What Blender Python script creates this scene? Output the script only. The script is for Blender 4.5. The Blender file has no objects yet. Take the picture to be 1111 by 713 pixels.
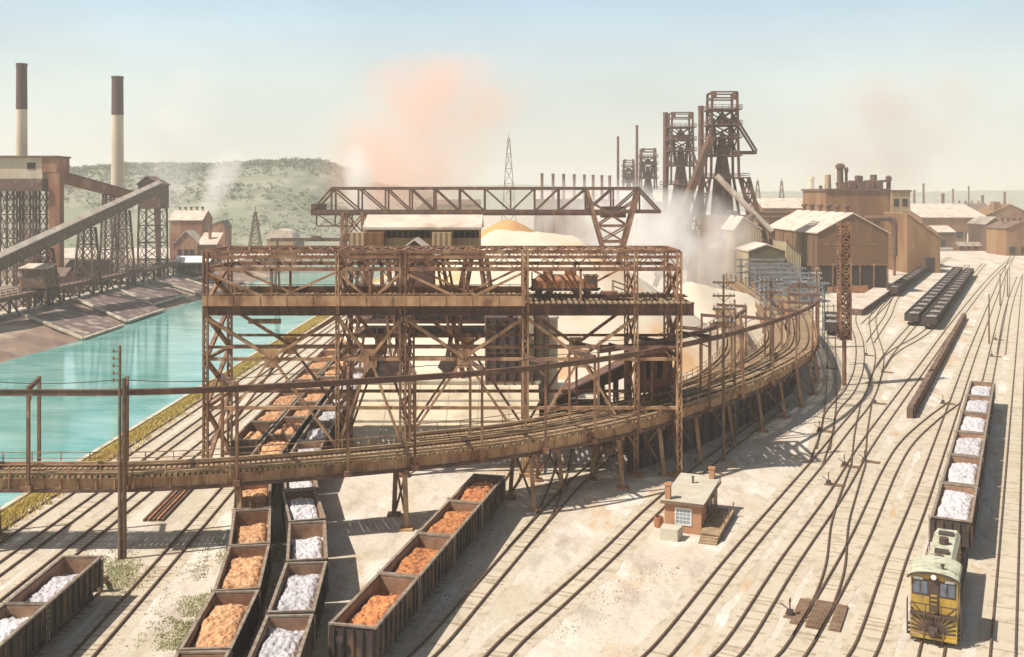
import bpy, bmesh, math, random
from math import radians, sin, cos, pi, sqrt, atan2
from mathutils import Vector as V, Matrix, noise
random.seed(11)
SC = bpy.context.scene
COL = SC.collection
# ------------------------------------------------------------------ camera model (level, shifted lens)
F, H, CX, HY = 1100.0, 31.0, 555.5, 212.0
def G(x, y, z=0.0):
    d = F*(H-z)/(y-HY)
    return V(((x-CX)*d/F, d, z))
def P(x, y, d):
    return V(((x-CX)*d/F, d, H-(y-HY)*d/F))

# ------------------------------------------------------------------ mesh builder
class MB:
    def __init__(s, org=(0, 0, 0)):
        s.v = []; s.f = []; s.org = V(org)
    def add(s, vs, fs):
        n = len(s.v)
        s.v += [V(p) for p in vs]
        s.f += [tuple(i+n for i in f) for f in fs]
        return s
    def box(s, a, b):
        x0, y0, z0 = a; x1, y1, z1 = b
        return s.add([(x0,y0,z0),(x1,y0,z0),(x1,y1,z0),(x0,y1,z0),(x0,y0,z1),(x1,y0,z1),(x1,y1,z1),(x0,y1,z1)],
                     [(3,2,1,0),(4,5,6,7),(0,1,5,4),(1,2,6,5),(2,3,7,6),(3,0,4,7)])
    def beam(s, p, q, w, h=None, up=(0, 0, 1)):
        h = h or w
        p = V(p); q = V(q); t = q-p
        if t.length < 1e-6: return s
        t.normalize(); u = V(up)
        if abs(t.dot(u)) > .98: u = V((0, 1, 0))
        a = t.cross(u).normalized()*(w/2); b = a.cross(t).normalized()*(h/2)
        vs = [p-a-b, p+a-b, p+a+b, p-a+b, q-a-b, q+a-b, q+a+b, q-a+b]
        return s.add(vs, [(0,1,2,3),(7,6,5,4),(0,4,5,1),(1,5,6,2),(2,6,7,3),(3,7,4,0)])
    def cyl(s, p, q, r, r2=None, n=10, caps=True):
        r2 = r if r2 is None else r2
        p = V(p); q = V(q); t = (q-p).normalized()
        u = V((0, 0, 1)) if abs(t.z) < .9 else V((1, 0, 0))
        a = t.cross(u).normalized(); b = t.cross(a)
        vs = []
        for c, rr in ((p, r), (q, r2)):
            for i in range(n):
                k = 2*pi*i/n
                vs.append(c + a*cos(k)*rr + b*sin(k)*rr)
        fs = [(i, (i+1) % n, n+(i+1) % n, n+i) for i in range(n)]
        if caps: fs += [tuple(range(n))[::-1], tuple(range(n, 2*n))]
        return s.add(vs, fs)
    def lathe(s, prof, c=(0, 0, 0), n=14):
        c = V(c); vs = []; fs = []
        for r, z in prof:
            for i in range(n):
                k = 2*pi*i/n
                vs.append(c+V((r*cos(k), r*sin(k), z)))
        for j in range(len(prof)-1):
            for i in range(n):
                fs.append((j*n+i, j*n+(i+1) % n, (j+1)*n+(i+1) % n, (j+1)*n+i))
        fs += [tuple(range(n))[::-1], tuple(range((len(prof)-1)*n, len(prof)*n))]
        return s.add(vs, fs)
    def prism(s, poly, vec):
        n = len(poly); vec = V(vec)
        vs = [V(p) for p in poly]+[V(p)+vec for p in poly]
        return s.add(vs, [tuple(range(n))[::-1], tuple(range(n, 2*n))]+[(i, (i+1) % n, n+(i+1) % n, n+i) for i in range(n)])
    def sweep(s, pts, a0, a1, z0, z1):
        """rectangular section a0..a1 (left of travel +) and z0..z1 along a path"""
        pr = []
        for i, p in enumerate(pts):
            t = (pts[min(i+1, len(pts)-1)]-pts[max(i-1, 0)]); t.z = 0; t.normalize()
            nrm = V((-t.y, t.x, 0))
            for a, z in ((a0, z0), (a1, z0), (a1, z1), (a0, z1)):
                pr.append(p+nrm*a+V((0, 0, z)))
        n = len(pts); fs = [(0, 1, 2, 3), tuple(4*(n-1)+k for k in (3, 2, 1, 0))]
        for i in range(n-1):
            for k in range(4):
                k2 = (k+1) % 4
                fs.append((4*i+k, 4*(i+1)+k, 4*(i+1)+k2, 4*i+k2))
        return s.add(pr, fs)
    def xlat(s, p0, p1, q0, q1, n, w, rungs=True, single=False):
        """lattice between edge p0-p1 and edge q0-q1"""
        p0, p1, q0, q1 = V(p0), V(p1), V(q0), V(q1)
        for i in range(n):
            a, b = i/n, (i+1)/n
            if single:
                if i % 2: s.beam(p0.lerp(p1, a), q0.lerp(q1, b), w)
                else: s.beam(q0.lerp(q1, a), p0.lerp(p1, b), w)
            else:
                s.beam(p0.lerp(p1, a), q0.lerp(q1, b), w)
                s.beam(q0.lerp(q1, a), p0.lerp(p1, b), w)
            if rungs and i: s.beam(p0.lerp(p1, a), q0.lerp(q1, a), w)
        return s
    def build(s, name, mat, parent=None, smooth=False):
        me = bpy.data.meshes.new(name)
        me.from_pydata([tuple(p-s.org) for p in s.v], [], s.f)
        bm = bmesh.new(); bm.from_mesh(me)
        bmesh.ops.recalc_face_normals(bm, faces=bm.faces)
        bm.to_mesh(me); bm.free()
        if smooth:
            for p in me.polygons: p.use_smooth = True
        if mat: me.materials.append(mat)
        o = bpy.data.objects.new(name, me); COL.objects.link(o)
        if parent: o.parent = parent
        return o

def tag(o, label=None, cat=None, group=None, kind=None):
    if label: o['label'] = label
    if cat: o['category'] = cat
    if group: o['group'] = group
    if kind: o['kind'] = kind
    return o
def thing(name, label, cat, loc=(0, 0, 0), rz=0, group=None):
    o = bpy.data.objects.new(name, None); COL.objects.link(o)
    o.empty_display_size = .5
    o.location = loc; o.rotation_euler = (0, 0, rz)
    return tag(o, label, cat, group)
def copy_tree(o, parent=None):
    c = o.copy(); COL.objects.link(c)
    if parent: c.parent = parent
    for ch in list(o.children):
        if ch.name in COL.objects: copy_tree(ch, c)
    return c

def smooth_path(pts, step=2.0):
    """Catmull-Rom through the points, resampled"""
    pts = [V((p[0], p[1], p[2] if len(p) > 2 else 0)) for p in pts]
    e = [pts[0]*2-pts[1]]+pts+[pts[-1]*2-pts[-2]]
    raw = []
    for i in range(1, len(e)-2):
        a, b, c, d = e[i-1], e[i], e[i+1], e[i+2]
        for k in range(24):
            t = k/24
            raw.append(.5*((2*b)+(c-a)*t+(2*a-5*b+4*c-d)*t*t+(3*b-a-3*c+d)*t**3))
    raw.append(e[-2])
    out = [raw[0]]; acc = 0
    for i in range(1, len(raw)):
        acc += (raw[i]-raw[i-1]).length
        if acc >= step: out.append(raw[i]); acc = 0
    if (out[-1]-raw[-1]).length > .05: out.append(raw[-1])
    return out
class Path:
    def __init__(s, pts):
        s.p = pts; s.s = [0]
        for i in range(1, len(pts)): s.s.append(s.s[-1]+(pts[i]-pts[i-1]).length)
        s.L = s.s[-1]
    def at(s, t):
        t = max(0, min(s.L, t))
        for i in range(1, len(s.p)):
            if s.s[i] >= t:
                k = (t-s.s[i-1])/max(1e-6, s.s[i]-s.s[i-1])
                return s.p[i-1].lerp(s.p[i], k)
        return s.p[-1]
    def tan(s, t):
        d = s.at(t+.6)-s.at(t-.6); d.z = 0
        return d.normalized()
    def s_at_y(s, y):
        for i in range(1, len(s.p)):
            if s.p[i].y >= y:
                k = (y-s.p[i-1].y)/max(1e-6, s.p[i].y-s.p[i-1].y)
                return s.s[i-1]+k*(s.s[i]-s.s[i-1])
        return s.L
    def s_at_x(s, x):
        for i in range(1, len(s.p)):
            if s.p[i].x >= x:
                k = (x-s.p[i-1].x)/max(1e-6, s.p[i].x-s.p[i-1].x)
                return s.s[i-1]+k*(s.s[i]-s.s[i-1])
        return s.L

# ------------------------------------------------------------------ materials
def mat(name, c1, c2=None, scale=.6, rough=.8, bump=0., bscale=None, metal=0., mix=(.35, .65), c3=None, s3=6., streak=1.):
    """two or three tones broken up by noise in world space; streak<1 stretches the noise downwards"""
    m = bpy.data.materials.new(name); m.use_nodes = True
    nt = m.node_tree; N = nt.nodes; L = nt.links
    b = N['Principled BSDF']
    b.inputs['Roughness'].default_value = rough; b.inputs['Metallic'].default_value = metal
    c2 = c2 or tuple(x*.7 for x in c1)
    g = N.new('ShaderNodeNewGeometry'); mp = N.new('ShaderNodeMapping')
    mp.inputs['Scale'].default_value = (1, 1, streak)
    L.new(g.outputs['Position'], mp.inputs['Vector'])
    n = N.new('ShaderNodeTexNoise'); n.inputs['Scale'].default_value = scale; n.inputs['Detail'].default_value = 6; n.inputs['Roughness'].default_value = .62
    L.new(mp.outputs[0], n.inputs['Vector'])
    r = N.new('ShaderNodeValToRGB'); r.color_ramp.elements[0].position = mix[0]; r.color_ramp.elements[1].position = mix[1]
    r.color_ramp.elements[0].color = (*c1, 1); r.color_ramp.elements[1].color = (*c2, 1)
    L.new(n.outputs['Fac'], r.inputs['Fac'])
    out = r.outputs['Color']
    if c3:
        n3 = N.new('ShaderNodeTexNoise'); n3.inputs['Scale'].default_value = s3; n3.inputs['Detail'].default_value = 5
        L.new(mp.outputs[0], n3.inputs['Vector'])
        r3 = N.new('ShaderNodeValToRGB'); r3.color_ramp.elements[0].position = .52; r3.color_ramp.elements[1].position = .66
        L.new(n3.outputs['Fac'], r3.inputs['Fac'])
        mx = N.new('ShaderNodeMix'); mx.data_type = 'RGBA'
        L.new(r3.outputs['Color'], mx.inputs[0]); L.new(out, mx.inputs[6]); mx.inputs[7].default_value = (*c3, 1)
        out = mx.outputs[2]
    L.new(out, b.inputs['Base Color'])
    if bump:
        nb = N.new('ShaderNodeTexNoise'); nb.inputs['Scale'].default_value = bscale or scale*8; nb.inputs['Detail'].default_value = 6
        L.new(g.outputs['Position'], nb.inputs['Vector'])
        bp = N.new('ShaderNodeBump'); bp.inputs['Strength'].default_value = bump; bp.inputs['Distance'].default_value = .1
        L.new(nb.outputs['Fac'], bp.inputs['Height']); L.new(bp.outputs[0], b.inputs['Normal'])
    return m
def brick_mat(name, c1, c2, mortar, scale=1.):
    m = mat(name, c1, c2, .8, .9)
    nt = m.node_tree; N = nt.nodes; L = nt.links; b = N['Principled BSDF']
    tc = N.new('ShaderNodeTexCoord'); sp = N.new('ShaderNodeSeparateXYZ'); cb = N.new('ShaderNodeCombineXYZ')
    ad = N.new('ShaderNodeMath'); ad.operation = 'ADD'
    L.new(tc.outputs['Object'], sp.inputs[0]); L.new(sp.outputs[0], ad.inputs[0]); L.new(sp.outputs[1], ad.inputs[1])
    L.new(ad.outputs[0], cb.inputs[0]); L.new(sp.outputs[2], cb.inputs[1])
    br = N.new('ShaderNodeTexBrick'); br.inputs['Scale'].default_value = scale
    br.inputs['Mortar Size'].default_value = .012; br.inputs['Brick Width'].default_value = .26; br.inputs['Row Height'].default_value = .09
    br.inputs['Mortar'].default_value = (*mortar, 1)
    L.new(cb.outputs[0], br.inputs['Vector'])
    old = b.inputs['Base Color'].links[0].from_socket
    hs = N.new('ShaderNodeHueSaturation'); hs.inputs['Value'].default_value = .72
    L.new(old, hs.inputs['Color'])
    L.new(old, br.inputs['Color1']); L.new(hs.outputs[0], br.inputs['Color2'])
    L.new(br.outputs['Color'], b.inputs['Base Color'])
    return m
def ribbed(m, pitch=.6, strength=.5, axis='h'):
    """corrugation bump in object space for sheet cladding"""
    nt = m.node_tree; N = nt.nodes; L = nt.links; b = N['Principled BSDF']
    tc = N.new('ShaderNodeTexCoord'); sp = N.new('ShaderNodeSeparateXYZ'); ad = N.new('ShaderNodeMath'); ad.operation = 'ADD'
    L.new(tc.outputs['Object'], sp.inputs[0])
    if axis == 'h': L.new(sp.outputs[0], ad.inputs[0]); L.new(sp.outputs[1], ad.inputs[1])
    elif axis == 'y': L.new(sp.outputs[1], ad.inputs[0]); ad.inputs[1].default_value = 0
    else: L.new(sp.outputs[2], ad.inputs[0]); ad.inputs[1].default_value = 0
    ml = N.new('ShaderNodeMath'); ml.operation = 'MULTIPLY'; ml.inputs[1].default_value = 2*pi/pitch
    sn = N.new('ShaderNodeMath'); sn.operation = 'SINE'
    L.new(ad.outputs[0], ml.inputs[0]); L.new(ml.outputs[0], sn.inputs[0])
    bp = N.new('ShaderNodeBump'); bp.inputs['Strength'].default_value = strength; bp.inputs['Distance'].default_value = .12
    L.new(sn.outputs[0], bp.inputs['Height']); L.new(bp.outputs[0], b.inputs['Normal'])
    return m

M = {}
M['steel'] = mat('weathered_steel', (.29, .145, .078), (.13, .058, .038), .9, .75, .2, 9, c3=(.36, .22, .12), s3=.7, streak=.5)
M['steel_tan'] = mat('sunlit_tan_steel', (.52, .32, .17), (.30, .15, .075), .8, .8, .2, 9, c3=(.20, .10, .06), s3=.55, streak=.5)  # tan tone paints sunlight onto front steel; rear members take plain steel
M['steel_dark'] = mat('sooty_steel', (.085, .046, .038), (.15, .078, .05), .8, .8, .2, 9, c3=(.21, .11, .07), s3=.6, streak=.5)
M['steel_far'] = mat('rust_red_steel', (.20, .105, .062), (.10, .055, .04), .5, .85)
M['steel_grey'] = mat('galvanised_steel', (.30, .30, .32), (.18, .17, .18), .8, .6)
M['rail'] = mat('rusty_rail', (.16, .09, .05), (.08, .045, .03), 2., .6)
M['sleeper'] = mat('dusty_sleeper', (.44, .35, .24), (.27, .20, .13), 1.6, .95, .3, 12)
M['deck'] = mat('deck_timber', (.42, .30, .17), (.24, .155, .085), 1.2, .9, .3, 10)
M['timber'] = mat('pole_timber', (.24, .15, .085), (.13, .075, .045), 1.5, .9, .3, 10)
M['concrete'] = mat('yard_concrete', (.58, .53, .42), (.42, .36, .26), .25, .9, .3, 5, c3=(.34, .27, .18), s3=.5, streak=.35)
M['hopper'] = mat('hopper_black_paint', (.040, .030, .030), (.075, .05, .038), 1.3, .7, .15, 8, c3=(.17, .10, .06), s3=1.1, streak=.4)
M['hopper_in'] = mat('hopper_rusty_inside', (.36, .22, .13), (.22, .12, .075), 1.2, .85, .2, 9)
M['hopper_dark'] = mat('sooty_car_paint', (.05, .036, .032), (.10, .06, .045), .9, .75)
M['rim'] = mat('worn_steel_rim', (.34, .28, .21), (.18, .12, .08), 2., .6)
M['wheel'] = mat('wheel_iron', (.06, .045, .04), (.12, .08, .06), 3., .6)
M['ore_orange'] = mat('orange_ore', (.58, .25, .085), (.44, .165, .06), .7, .95, .8, 5, c3=(.30, .10, .05), s3=2.2)
M['ore_tan'] = mat('tan_ore', (.66, .38, .20), (.54, .27, .12), .8, .95, .8, 5, c3=(.36, .17, .08), s3=2.)
M['stone_white'] = mat('white_limestone', (.62, .58, .57), (.48, .45, .45), .8, .95, .6, 3, c3=(.50, .46, .47), s3=2.)
M['load_grey'] = mat('grey_slag', (.34, .31, .28), (.20, .17, .15), 1., .95, .6, 4)
M['brick'] = brick_mat('hut_brick', (.52, .20, .075), (.40, .145, .055), (.50, .38, .26), 1.)
M['brick_far'] = mat('old_brick', (.34, .14, .075), (.22, .09, .055), .3, .9, c3=(.40, .22, .13), s3=.25, streak=.4)
M['mill_wall'] = ribbed(mat('rusty_cladding', (.20, .105, .047), (.15, .078, .037), .18, .85, streak=.25, c3=(.12, .065, .035), s3=.12), .9, .22)
M['mill_orange'] = ribbed(mat('orange_brown_cladding', (.26, .125, .05), (.17, .078, .034), .12, .85, streak=.3, c3=(.30, .17, .075), s3=.1), 1.2, .2)
M['shed_tan'] = ribbed(mat('tan_cladding', (.43, .31, .18), (.32, .22, .12), .2, .85, streak=.3), .8, .4)
M['shed_olive'] = ribbed(mat('olive_buff_cladding', (.44, .36, .22), (.33, .26, .155), .25, .85, streak=.3), .7, .4)
M['roof_pale'] = ribbed(mat('dusty_pale_roof', (.66, .56, .46), (.52, .42, .33), .2, .8, c3=(.44, .33, .25), s3=.3), .9, .3, 'y')
M['roof_grey'] = mat('weathered_felt_roof', (.53, .48, .37), (.42, .37, .28), .8, .85, .2, 8)
M['roof_dark'] = mat('dark_sheet_roof', (.13, .08, .055), (.20, .13, .085), .4, .8)
M['opening'] = mat('dark_opening', (.020, .015, .014), (.035, .025, .02), .5, .9)
M['glass'] = mat('dusty_glass', (.07, .09, .10), (.12, .13, .13), 2., .15)
M['glass_pale'] = mat('pale_window_glass', (.36, .42, .46), (.26, .31, .35), 3., .2)
M['glass_cab'] = mat('cab_glass', (.16, .19, .23), (.10, .12, .15), 3., .12)
M['white'] = mat('white_paint', (.80, .78, .72), (.66, .62, .55), 2., .6)
M['stack_pale'] = mat('pale_stack_concrete', (.66, .58, .44), (.52, .42, .30), .12, .9, streak=.3)
M['stack_dark'] = mat('dark_stack_band', (.13, .07, .06), (.085, .05, .045), .3, .85, streak=.3)
M['loco_yellow'] = mat('yellow_loco_paint', (.50, .325, .06), (.38, .235, .045), 1.2, .5, .1, 9, c3=(.26, .17, .06), s3=1.3, streak=.35)
M['loco_dark'] = mat('brown_black_loco_paint', (.06, .04, .035), (.10, .06, .045), 1.5, .5)
M['loco_roof'] = mat('buff_loco_roof', (.56, .56, .40), (.44, .42, .30), 1., .6, c3=(.30, .26, .18), s3=1.5)
M['orange_car'] = mat('orange_brown_car_paint', (.44, .20, .085), (.30, .125, .06), 1.2, .7, c3=(.18, .08, .05), s3=1.5)
M['pile_pale'] = mat('pale_stockpile', (.66, .58, .46), (.60, .50, .37), .12, .95, .6, 1.5, c3=(.60, .38, .20), s3=.08)
M['pile_orange'] = mat('orange_stockpile', (.58, .33, .13), (.48, .25, .10), .15, .95, .6, 1.5)
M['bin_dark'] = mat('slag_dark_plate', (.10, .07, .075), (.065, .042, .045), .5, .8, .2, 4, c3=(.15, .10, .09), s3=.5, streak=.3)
M['bed'] = mat('track_bed_cinder', (.56, .48, .365), (.50, .42, .31), .22, .95, .8, 7, c3=(.41, .335, .235), s3=.9)
M['coal'] = mat('coal_yard', (.26, .19, .13), (.15, .105, .08), .06, .95, .6, 1.2, c3=(.40, .32, .23), s3=.05)
M['wall_dark'] = mat('ore_stained_timber', (.17, .10, .065), (.11, .065, .05), .8, .95, .5, 3, c3=(.26, .17, .10), s3=.8)
M['wire'] = mat('cable', (.05, .04, .035), (.08, .06, .05), 2., .6)
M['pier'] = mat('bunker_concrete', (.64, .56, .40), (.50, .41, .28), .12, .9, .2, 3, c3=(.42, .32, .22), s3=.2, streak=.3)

for k_ in ('ore_orange', 'ore_tan', 'stone_white', 'hopper', 'hopper_in'):      # every car a little different
    nt_ = M[k_].node_tree; b_ = nt_.nodes['Principled BSDF']; src = b_.inputs['Base Color'].links[0].from_socket
    oi = nt_.nodes.new('ShaderNodeObjectInfo'); mr_ = nt_.nodes.new('ShaderNodeMapRange'); mr_.inputs[3].default_value = .80; mr_.inputs[4].default_value = 1.12
    hs_ = nt_.nodes.new('ShaderNodeHueSaturation'); nt_.links.new(oi.outputs['Random'], mr_.inputs[0]); nt_.links.new(mr_.outputs[0], hs_.inputs['Value']); nt_.links.new(src, hs_.inputs['Color']); nt_.links.new(hs_.outputs[0], b_.inputs['Base Color'])
# ================================================================== THE SETTING
def ground_material():
    m = bpy.data.materials.new('dusty_yard_ground'); m.use_nodes = True
    nt = m.node_tree; N = nt.nodes; L = nt.links; b = N['Principled BSDF']
    b.inputs['Roughness'].default_value = .95
    g = N.new('ShaderNodeNewGeometry')
    def noi(scale, det=6, rough=.6, rot=0, sc=(1, 1, 1), dist=0):
        mp = N.new('ShaderNodeMapping'); mp.inputs['Rotation'].default_value = (0, 0, rot); mp.inputs['Scale'].default_value = sc
        L.new(g.outputs['Position'], mp.inputs[0])
        n = N.new('ShaderNodeTexNoise'); n.inputs['Scale'].default_value = scale; n.inputs['Detail'].default_value = det
        n.inputs['Roughness'].default_value = rough; n.inputs['Distortion'].default_value = dist
        L.new(mp.outputs[0], n.inputs['Vector']); return n.outputs['Fac']
    def ramp(f, a, c, v0=0., v1=1.):
        r = N.new('ShaderNodeMapRange'); r.inputs[1].default_value = a; r.inputs[2].default_value = c
        r.inputs[3].default_value = v0; r.inputs[4].default_value = v1
        L.new(f, r.inputs[0]); return r.outputs[0]
    def mix(f, c1, c2):
        x = N.new('ShaderNodeMix'); x.data_type = 'RGBA'
        L.new(f, x.inputs[0])
        if isinstance(c1, tuple): x.inputs[6].default_value = (*c1, 1)
        else: L.new(c1, x.inputs[6])
        x.inputs[7].default_value = (*c2, 1)
        return x.outputs[2]
    c = mix(ramp(noi(.045, 7, .6), .38, .62), (.56, .475, .372), (.63, .56, .472))
    c = mix(ramp(noi(.07, 6, .6, .45, (1.6, .5, 1)), .50, .68, 0, .9), c, (.42, .36, .215))      # olive dust
    c = mix(ramp(noi(.11, 6, .62, .45, (1.5, .55, 1), .6), .54, .66, 0, .9), c, (.52, .33, .155))   # ochre ore dust
    c = mix(ramp(noi(.3, 7, .7, .4, (1.3, .5, 1)), .50, .66, 0, .8), c, (.36, .29, .24))         # oil and cinders
    c = mix(ramp(noi(.16, 6, .6, .4, (1.3, .6, 1)), .54, .64, 0, .9), c, (.68, .63, .55))         # spilt limestone
    c = mix(ramp(noi(2.2, 8, .75), .52, .70, 0, .7), c, (.33, .26, .17))                          # grit
    L.new(c, b.inputs['Base Color'])
    bp = N.new('ShaderNodeBump'); bp.inputs['Strength'].default_value = .55; bp.inputs['Distance'].default_value = .25
    L.new(noi(1.1, 9, .7), bp.inputs['Height']); L.new(bp.outputs[0], b.inputs['Normal'])
    return m
GROUND = ground_material()
FAR = 3600
CANAL_END = 520
gm = MB()
gv = {}
xs = [-3000, -1200, -400, -122, -50, 400, 1400, 3000]
ys = [-60, 40, 200, CANAL_END, 800, 1500, FAR]
for i, x in enumerate(xs):
    for j, y in enumerate(ys):
        z = 0.
        if x <= -122 and y <= CANAL_END: z = 2.
        gv[i, j] = len(gm.v); gm.v.append(V((x, y, z)))
for i in range(len(xs)-1):
    for j in range(len(ys)-1):
        if xs[i] == -122 and ys[j+1] <= CANAL_END: continue
        gm.f.append((gv[i, j], gv[i+1, j], gv[i+1, j+1], gv[i, j+1]))
tag(gm.build('ground', GROUND), kind='structure')

cy = MB(); cy.add([(-420, 150, 2.004), (-127.5, 150, 2.004), (-127.5, 470, 2.004), (-420, 470, 2.004)], [(0, 1, 2, 3)])
tag(cy.build('coal_yard_ground', M['coal']), kind='structure')
cy = MB(); cy.add([(-50, -60, .006), (-48.2, -60, .006), (-48.2, 120, .006), (-47.7, 200, .006), (-48.4, CANAL_END, .006), (-50, CANAL_END, .006)], [(0, 1, 2, 3, 4, 5)])
tag(cy.build('bank_verge', mat('yellow_verge', (.60, .44, .13), (.46, .36, .13), .5, .95, .6, 6, c3=(.36, .30, .12), s3=1.4)), kind='structure')
# --- canal: water, walls, sloping revetment of the far bank
def water_material():
    m = bpy.data.materials.new('milky_turquoise_water'); m.use_nodes = True
    nt = m.node_tree; N = nt.nodes; L = nt.links; b = N['Principled BSDF']
    b.inputs['Roughness'].default_value = .04; b.inputs['IOR'].default_value = 1.33
    g = N.new('ShaderNodeNewGeometry'); mp = N.new('ShaderNodeMapping'); mp.inputs['Scale'].default_value = (.35, 1, 1)
    L.new(g.outputs['Position'], mp.inputs[0])
    n = N.new('ShaderNodeTexNoise'); n.inputs['Scale'].default_value = .10; n.inputs['Detail'].default_value = 8; n.inputs['Roughness'].default_value = .7; n.inputs['Distortion'].default_value = .8
    L.new(mp.outputs[0], n.inputs['Vector'])
    r = N.new('ShaderNodeValToRGB'); e = r.color_ramp.elements
    e[0].position = .36; e[0].color = (.07, .285, .25, 1); e[1].position = .70; e[1].color = (.31, .49, .44, 1)
    L.new(n.outputs['Fac'], r.inputs[0]); L.new(r.outputs[0], b.inputs['Base Color'])
    n2 = N.new('ShaderNodeTexNoise'); n2.inputs['Scale'].default_value = .9; n2.inputs['Detail'].default_value = 5
    L.new(mp.outputs[0], n2.inputs['Vector'])
    bp = N.new('ShaderNodeBump'); bp.inputs['Strength'].default_value = .10; bp.inputs['Distance'].default_value = .3
    L.new(n2.outputs['Fac'], bp.inputs['Height']); L.new(bp.outputs[0], b.inputs['Normal'])
    return m
w = MB(); w.add([(-112, -60, -3), (-50.2, -60, -3), (-50.2, CANAL_END, -3), (-112, CANAL_END, -3)], [(0, 1, 2, 3)])
tag(w.build('canal_water', water_material()), kind='structure')
w = MB(); w.box((-50.6, -60, -5), (-50.003, CANAL_END, .2))
w.box((-112, CANAL_END, -5), (-50.9, CANAL_END+1, .3))
tag(w.build('canal_wall', M['concrete']), 'long low concrete quay wall along the near bank of the turquoise canal', 'wall', kind='thing')
# far bank: irregular toe, slabs and bare earth
M['bank'] = mat('dark_bank_earth', (.30, .20, .14), (.17, .105, .085), .13, .95, .7, 1.2, c3=(.46, .36, .25), s3=.09)
w = MB(); nx, ny = 9, 150; y0, y1 = -60, CANAL_END
for j in range(ny+1):
    y = y0+(y1-y0)*j/ny
    toe = -100.5+2.2*noise.noise(V((0, y*.018, 3)))
    for i in range(nx+1):
        t = i/nx
        x = toe-(toe+122)*t
        z = -3.4+5.4*t+(.5*noise.noise(V((x*.15, y*.08, 0))) if 0 < i < nx else 0)
        w.v.append(V((x, y, z)))
for j in range(ny):
    for i in range(nx):
        a = j*(nx+1)+i
        w.f.append((a, a+nx+1, a+nx+2, a+1))
tag(w.build('far_bank', M['bank'], smooth=True), kind='structure')
# revetment slabs with pale kerbs, laid on the slope
def slope_pt(t, y, off=.0):
    return V((-100.2-21.8*t, y, -3.4+5.4*t+.55+off))
for k, (ya, yb) in enumerate(((238, 262), (268, 296), (299, 330), (337, 352), (356, 372), (376, 392))):
    root = thing('bank_revetment', ['weedy dark slab of bank paving farthest toward the picture edge on the far canal bank', 'broad coursed stone slab with pale kerbs on the far canal bank',
        'coursed stone slab of bank paving below the tall conveyor head tower', 'first small walled bay of the bank beyond the paved slabs', 'second small walled bay of the bank beyond the paved slabs',
        'third and farthest walled bay of the canal bank'][k], 'bank paving', slope_pt(.5, (ya+yb)/2), group='paved bays of the far bank')
    m = MB(root.location); t0, t1, sk = (.05, .1, .3, .08, .25, .12)[k], (.8, .92, .86, .9, .7, .85)[k], (9, 13, 11, 6, 5, 5)[k]
    m.prism([slope_pt(t0, ya), slope_pt(t1, ya+sk), slope_pt(t1, yb+sk), slope_pt(t0, yb)], (0, 0, .12))
    m.build('paving', mat('bank_paving_%d' % k, (.19, .12, .105), (.11, .07, .065), .5, .95, .6, 2.5, c3=(.40, .31, .24), s3=.35), root)
    m = MB(root.location)
    for a, b_ in ((slope_pt(t0-.03, ya), slope_pt(t1+.03, ya+sk)), (slope_pt(t0-.03, ya), slope_pt(t0-.03, yb))) if k < 3 else ((slope_pt(t0-.03, ya), slope_pt(t1+.03, ya+sk)),):
        m.beam(a+V((0, 0, .12)), b_+V((0, 0, .12)), .8, .5)
    m.build('kerb', M['concrete'], root)

# --- hills
M['hill'] = mat('hazed_wooded_hillside', (.28, .275, .20), (.20, .205, .14), .045, 1., .9, .2, c3=(.33, .31, .23), s3=.018)  # distance haze is partly painted in as pale greyed greens
def ridge(name, pts, depth, seed, step=4.):
    """pts: (x, z) skyline at distance pts y; wooded, lumpy"""
    m = MB(); xs = []; x = pts[0][0]
    while x <= pts[-1][0]: xs.append(x); x += step
    rows = 34
    for i, x in enumerate(xs):
        for a, b_ in zip(pts, pts[1:]):
            if a[0] <= x <= b_[0]:
                k = (x-a[0])/(b_[0]-a[0]); k = k*k*(3-2*k); top = a[1]+(b_[1]-a[1])*k; break
        for r in range(rows):
            t = r/(rows-1)
            yy = pts[0][2]+depth*(t-.7)
            prof = sin(min(1, t/.7)*pi/2)**.9 if t <= .7 else cos((t-.7)/.3*pi/2)
            z = top*prof
            if 0 < r: z += (2.0*noise.noise(V((x*.09, yy*.06, seed)))+2.6*abs(noise.noise(V((x*.21, yy*.2, seed+2))))+1.5*noise.noise(V((x*.012, yy*.01, seed+5))))*max(0, prof)**.5
            m.v.append(V((x, yy+8*noise.noise(V((x*.02, r, seed+9))), max(z, -.5))))
    for i in range(len(xs)-1):
        for r in range(rows-1):
            a = i*rows+r
            m.f.append((a, a+rows, a+rows+1, a+1))
    tag(m.build(name, M['hill'], smooth=True), kind='structure'); return m, rows
hd = 860
def hp(x, y, d=hd):
    p = P(x, y, d); return (p.x, max(p.z, 1), d)
hm, hr = ridge('hills', [hp(-160, 205), hp(20, 194), hp(90, 188), hp(150, 185), hp(240, 184), hp(300, 180), hp(352, 180), hp(376, 188), hp(398, 204), hp(470, 214)], 430, 1)
ridge('hills', [hp(330, 222, 2300), hp(420, 203, 2300), hp(560, 201, 2300), hp(660, 204, 2300), hp(800, 208, 2300), hp(960, 209, 2300), hp(1150, 206, 2300), hp(1400, 204, 2300)], 500, 7, 12.)

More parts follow.
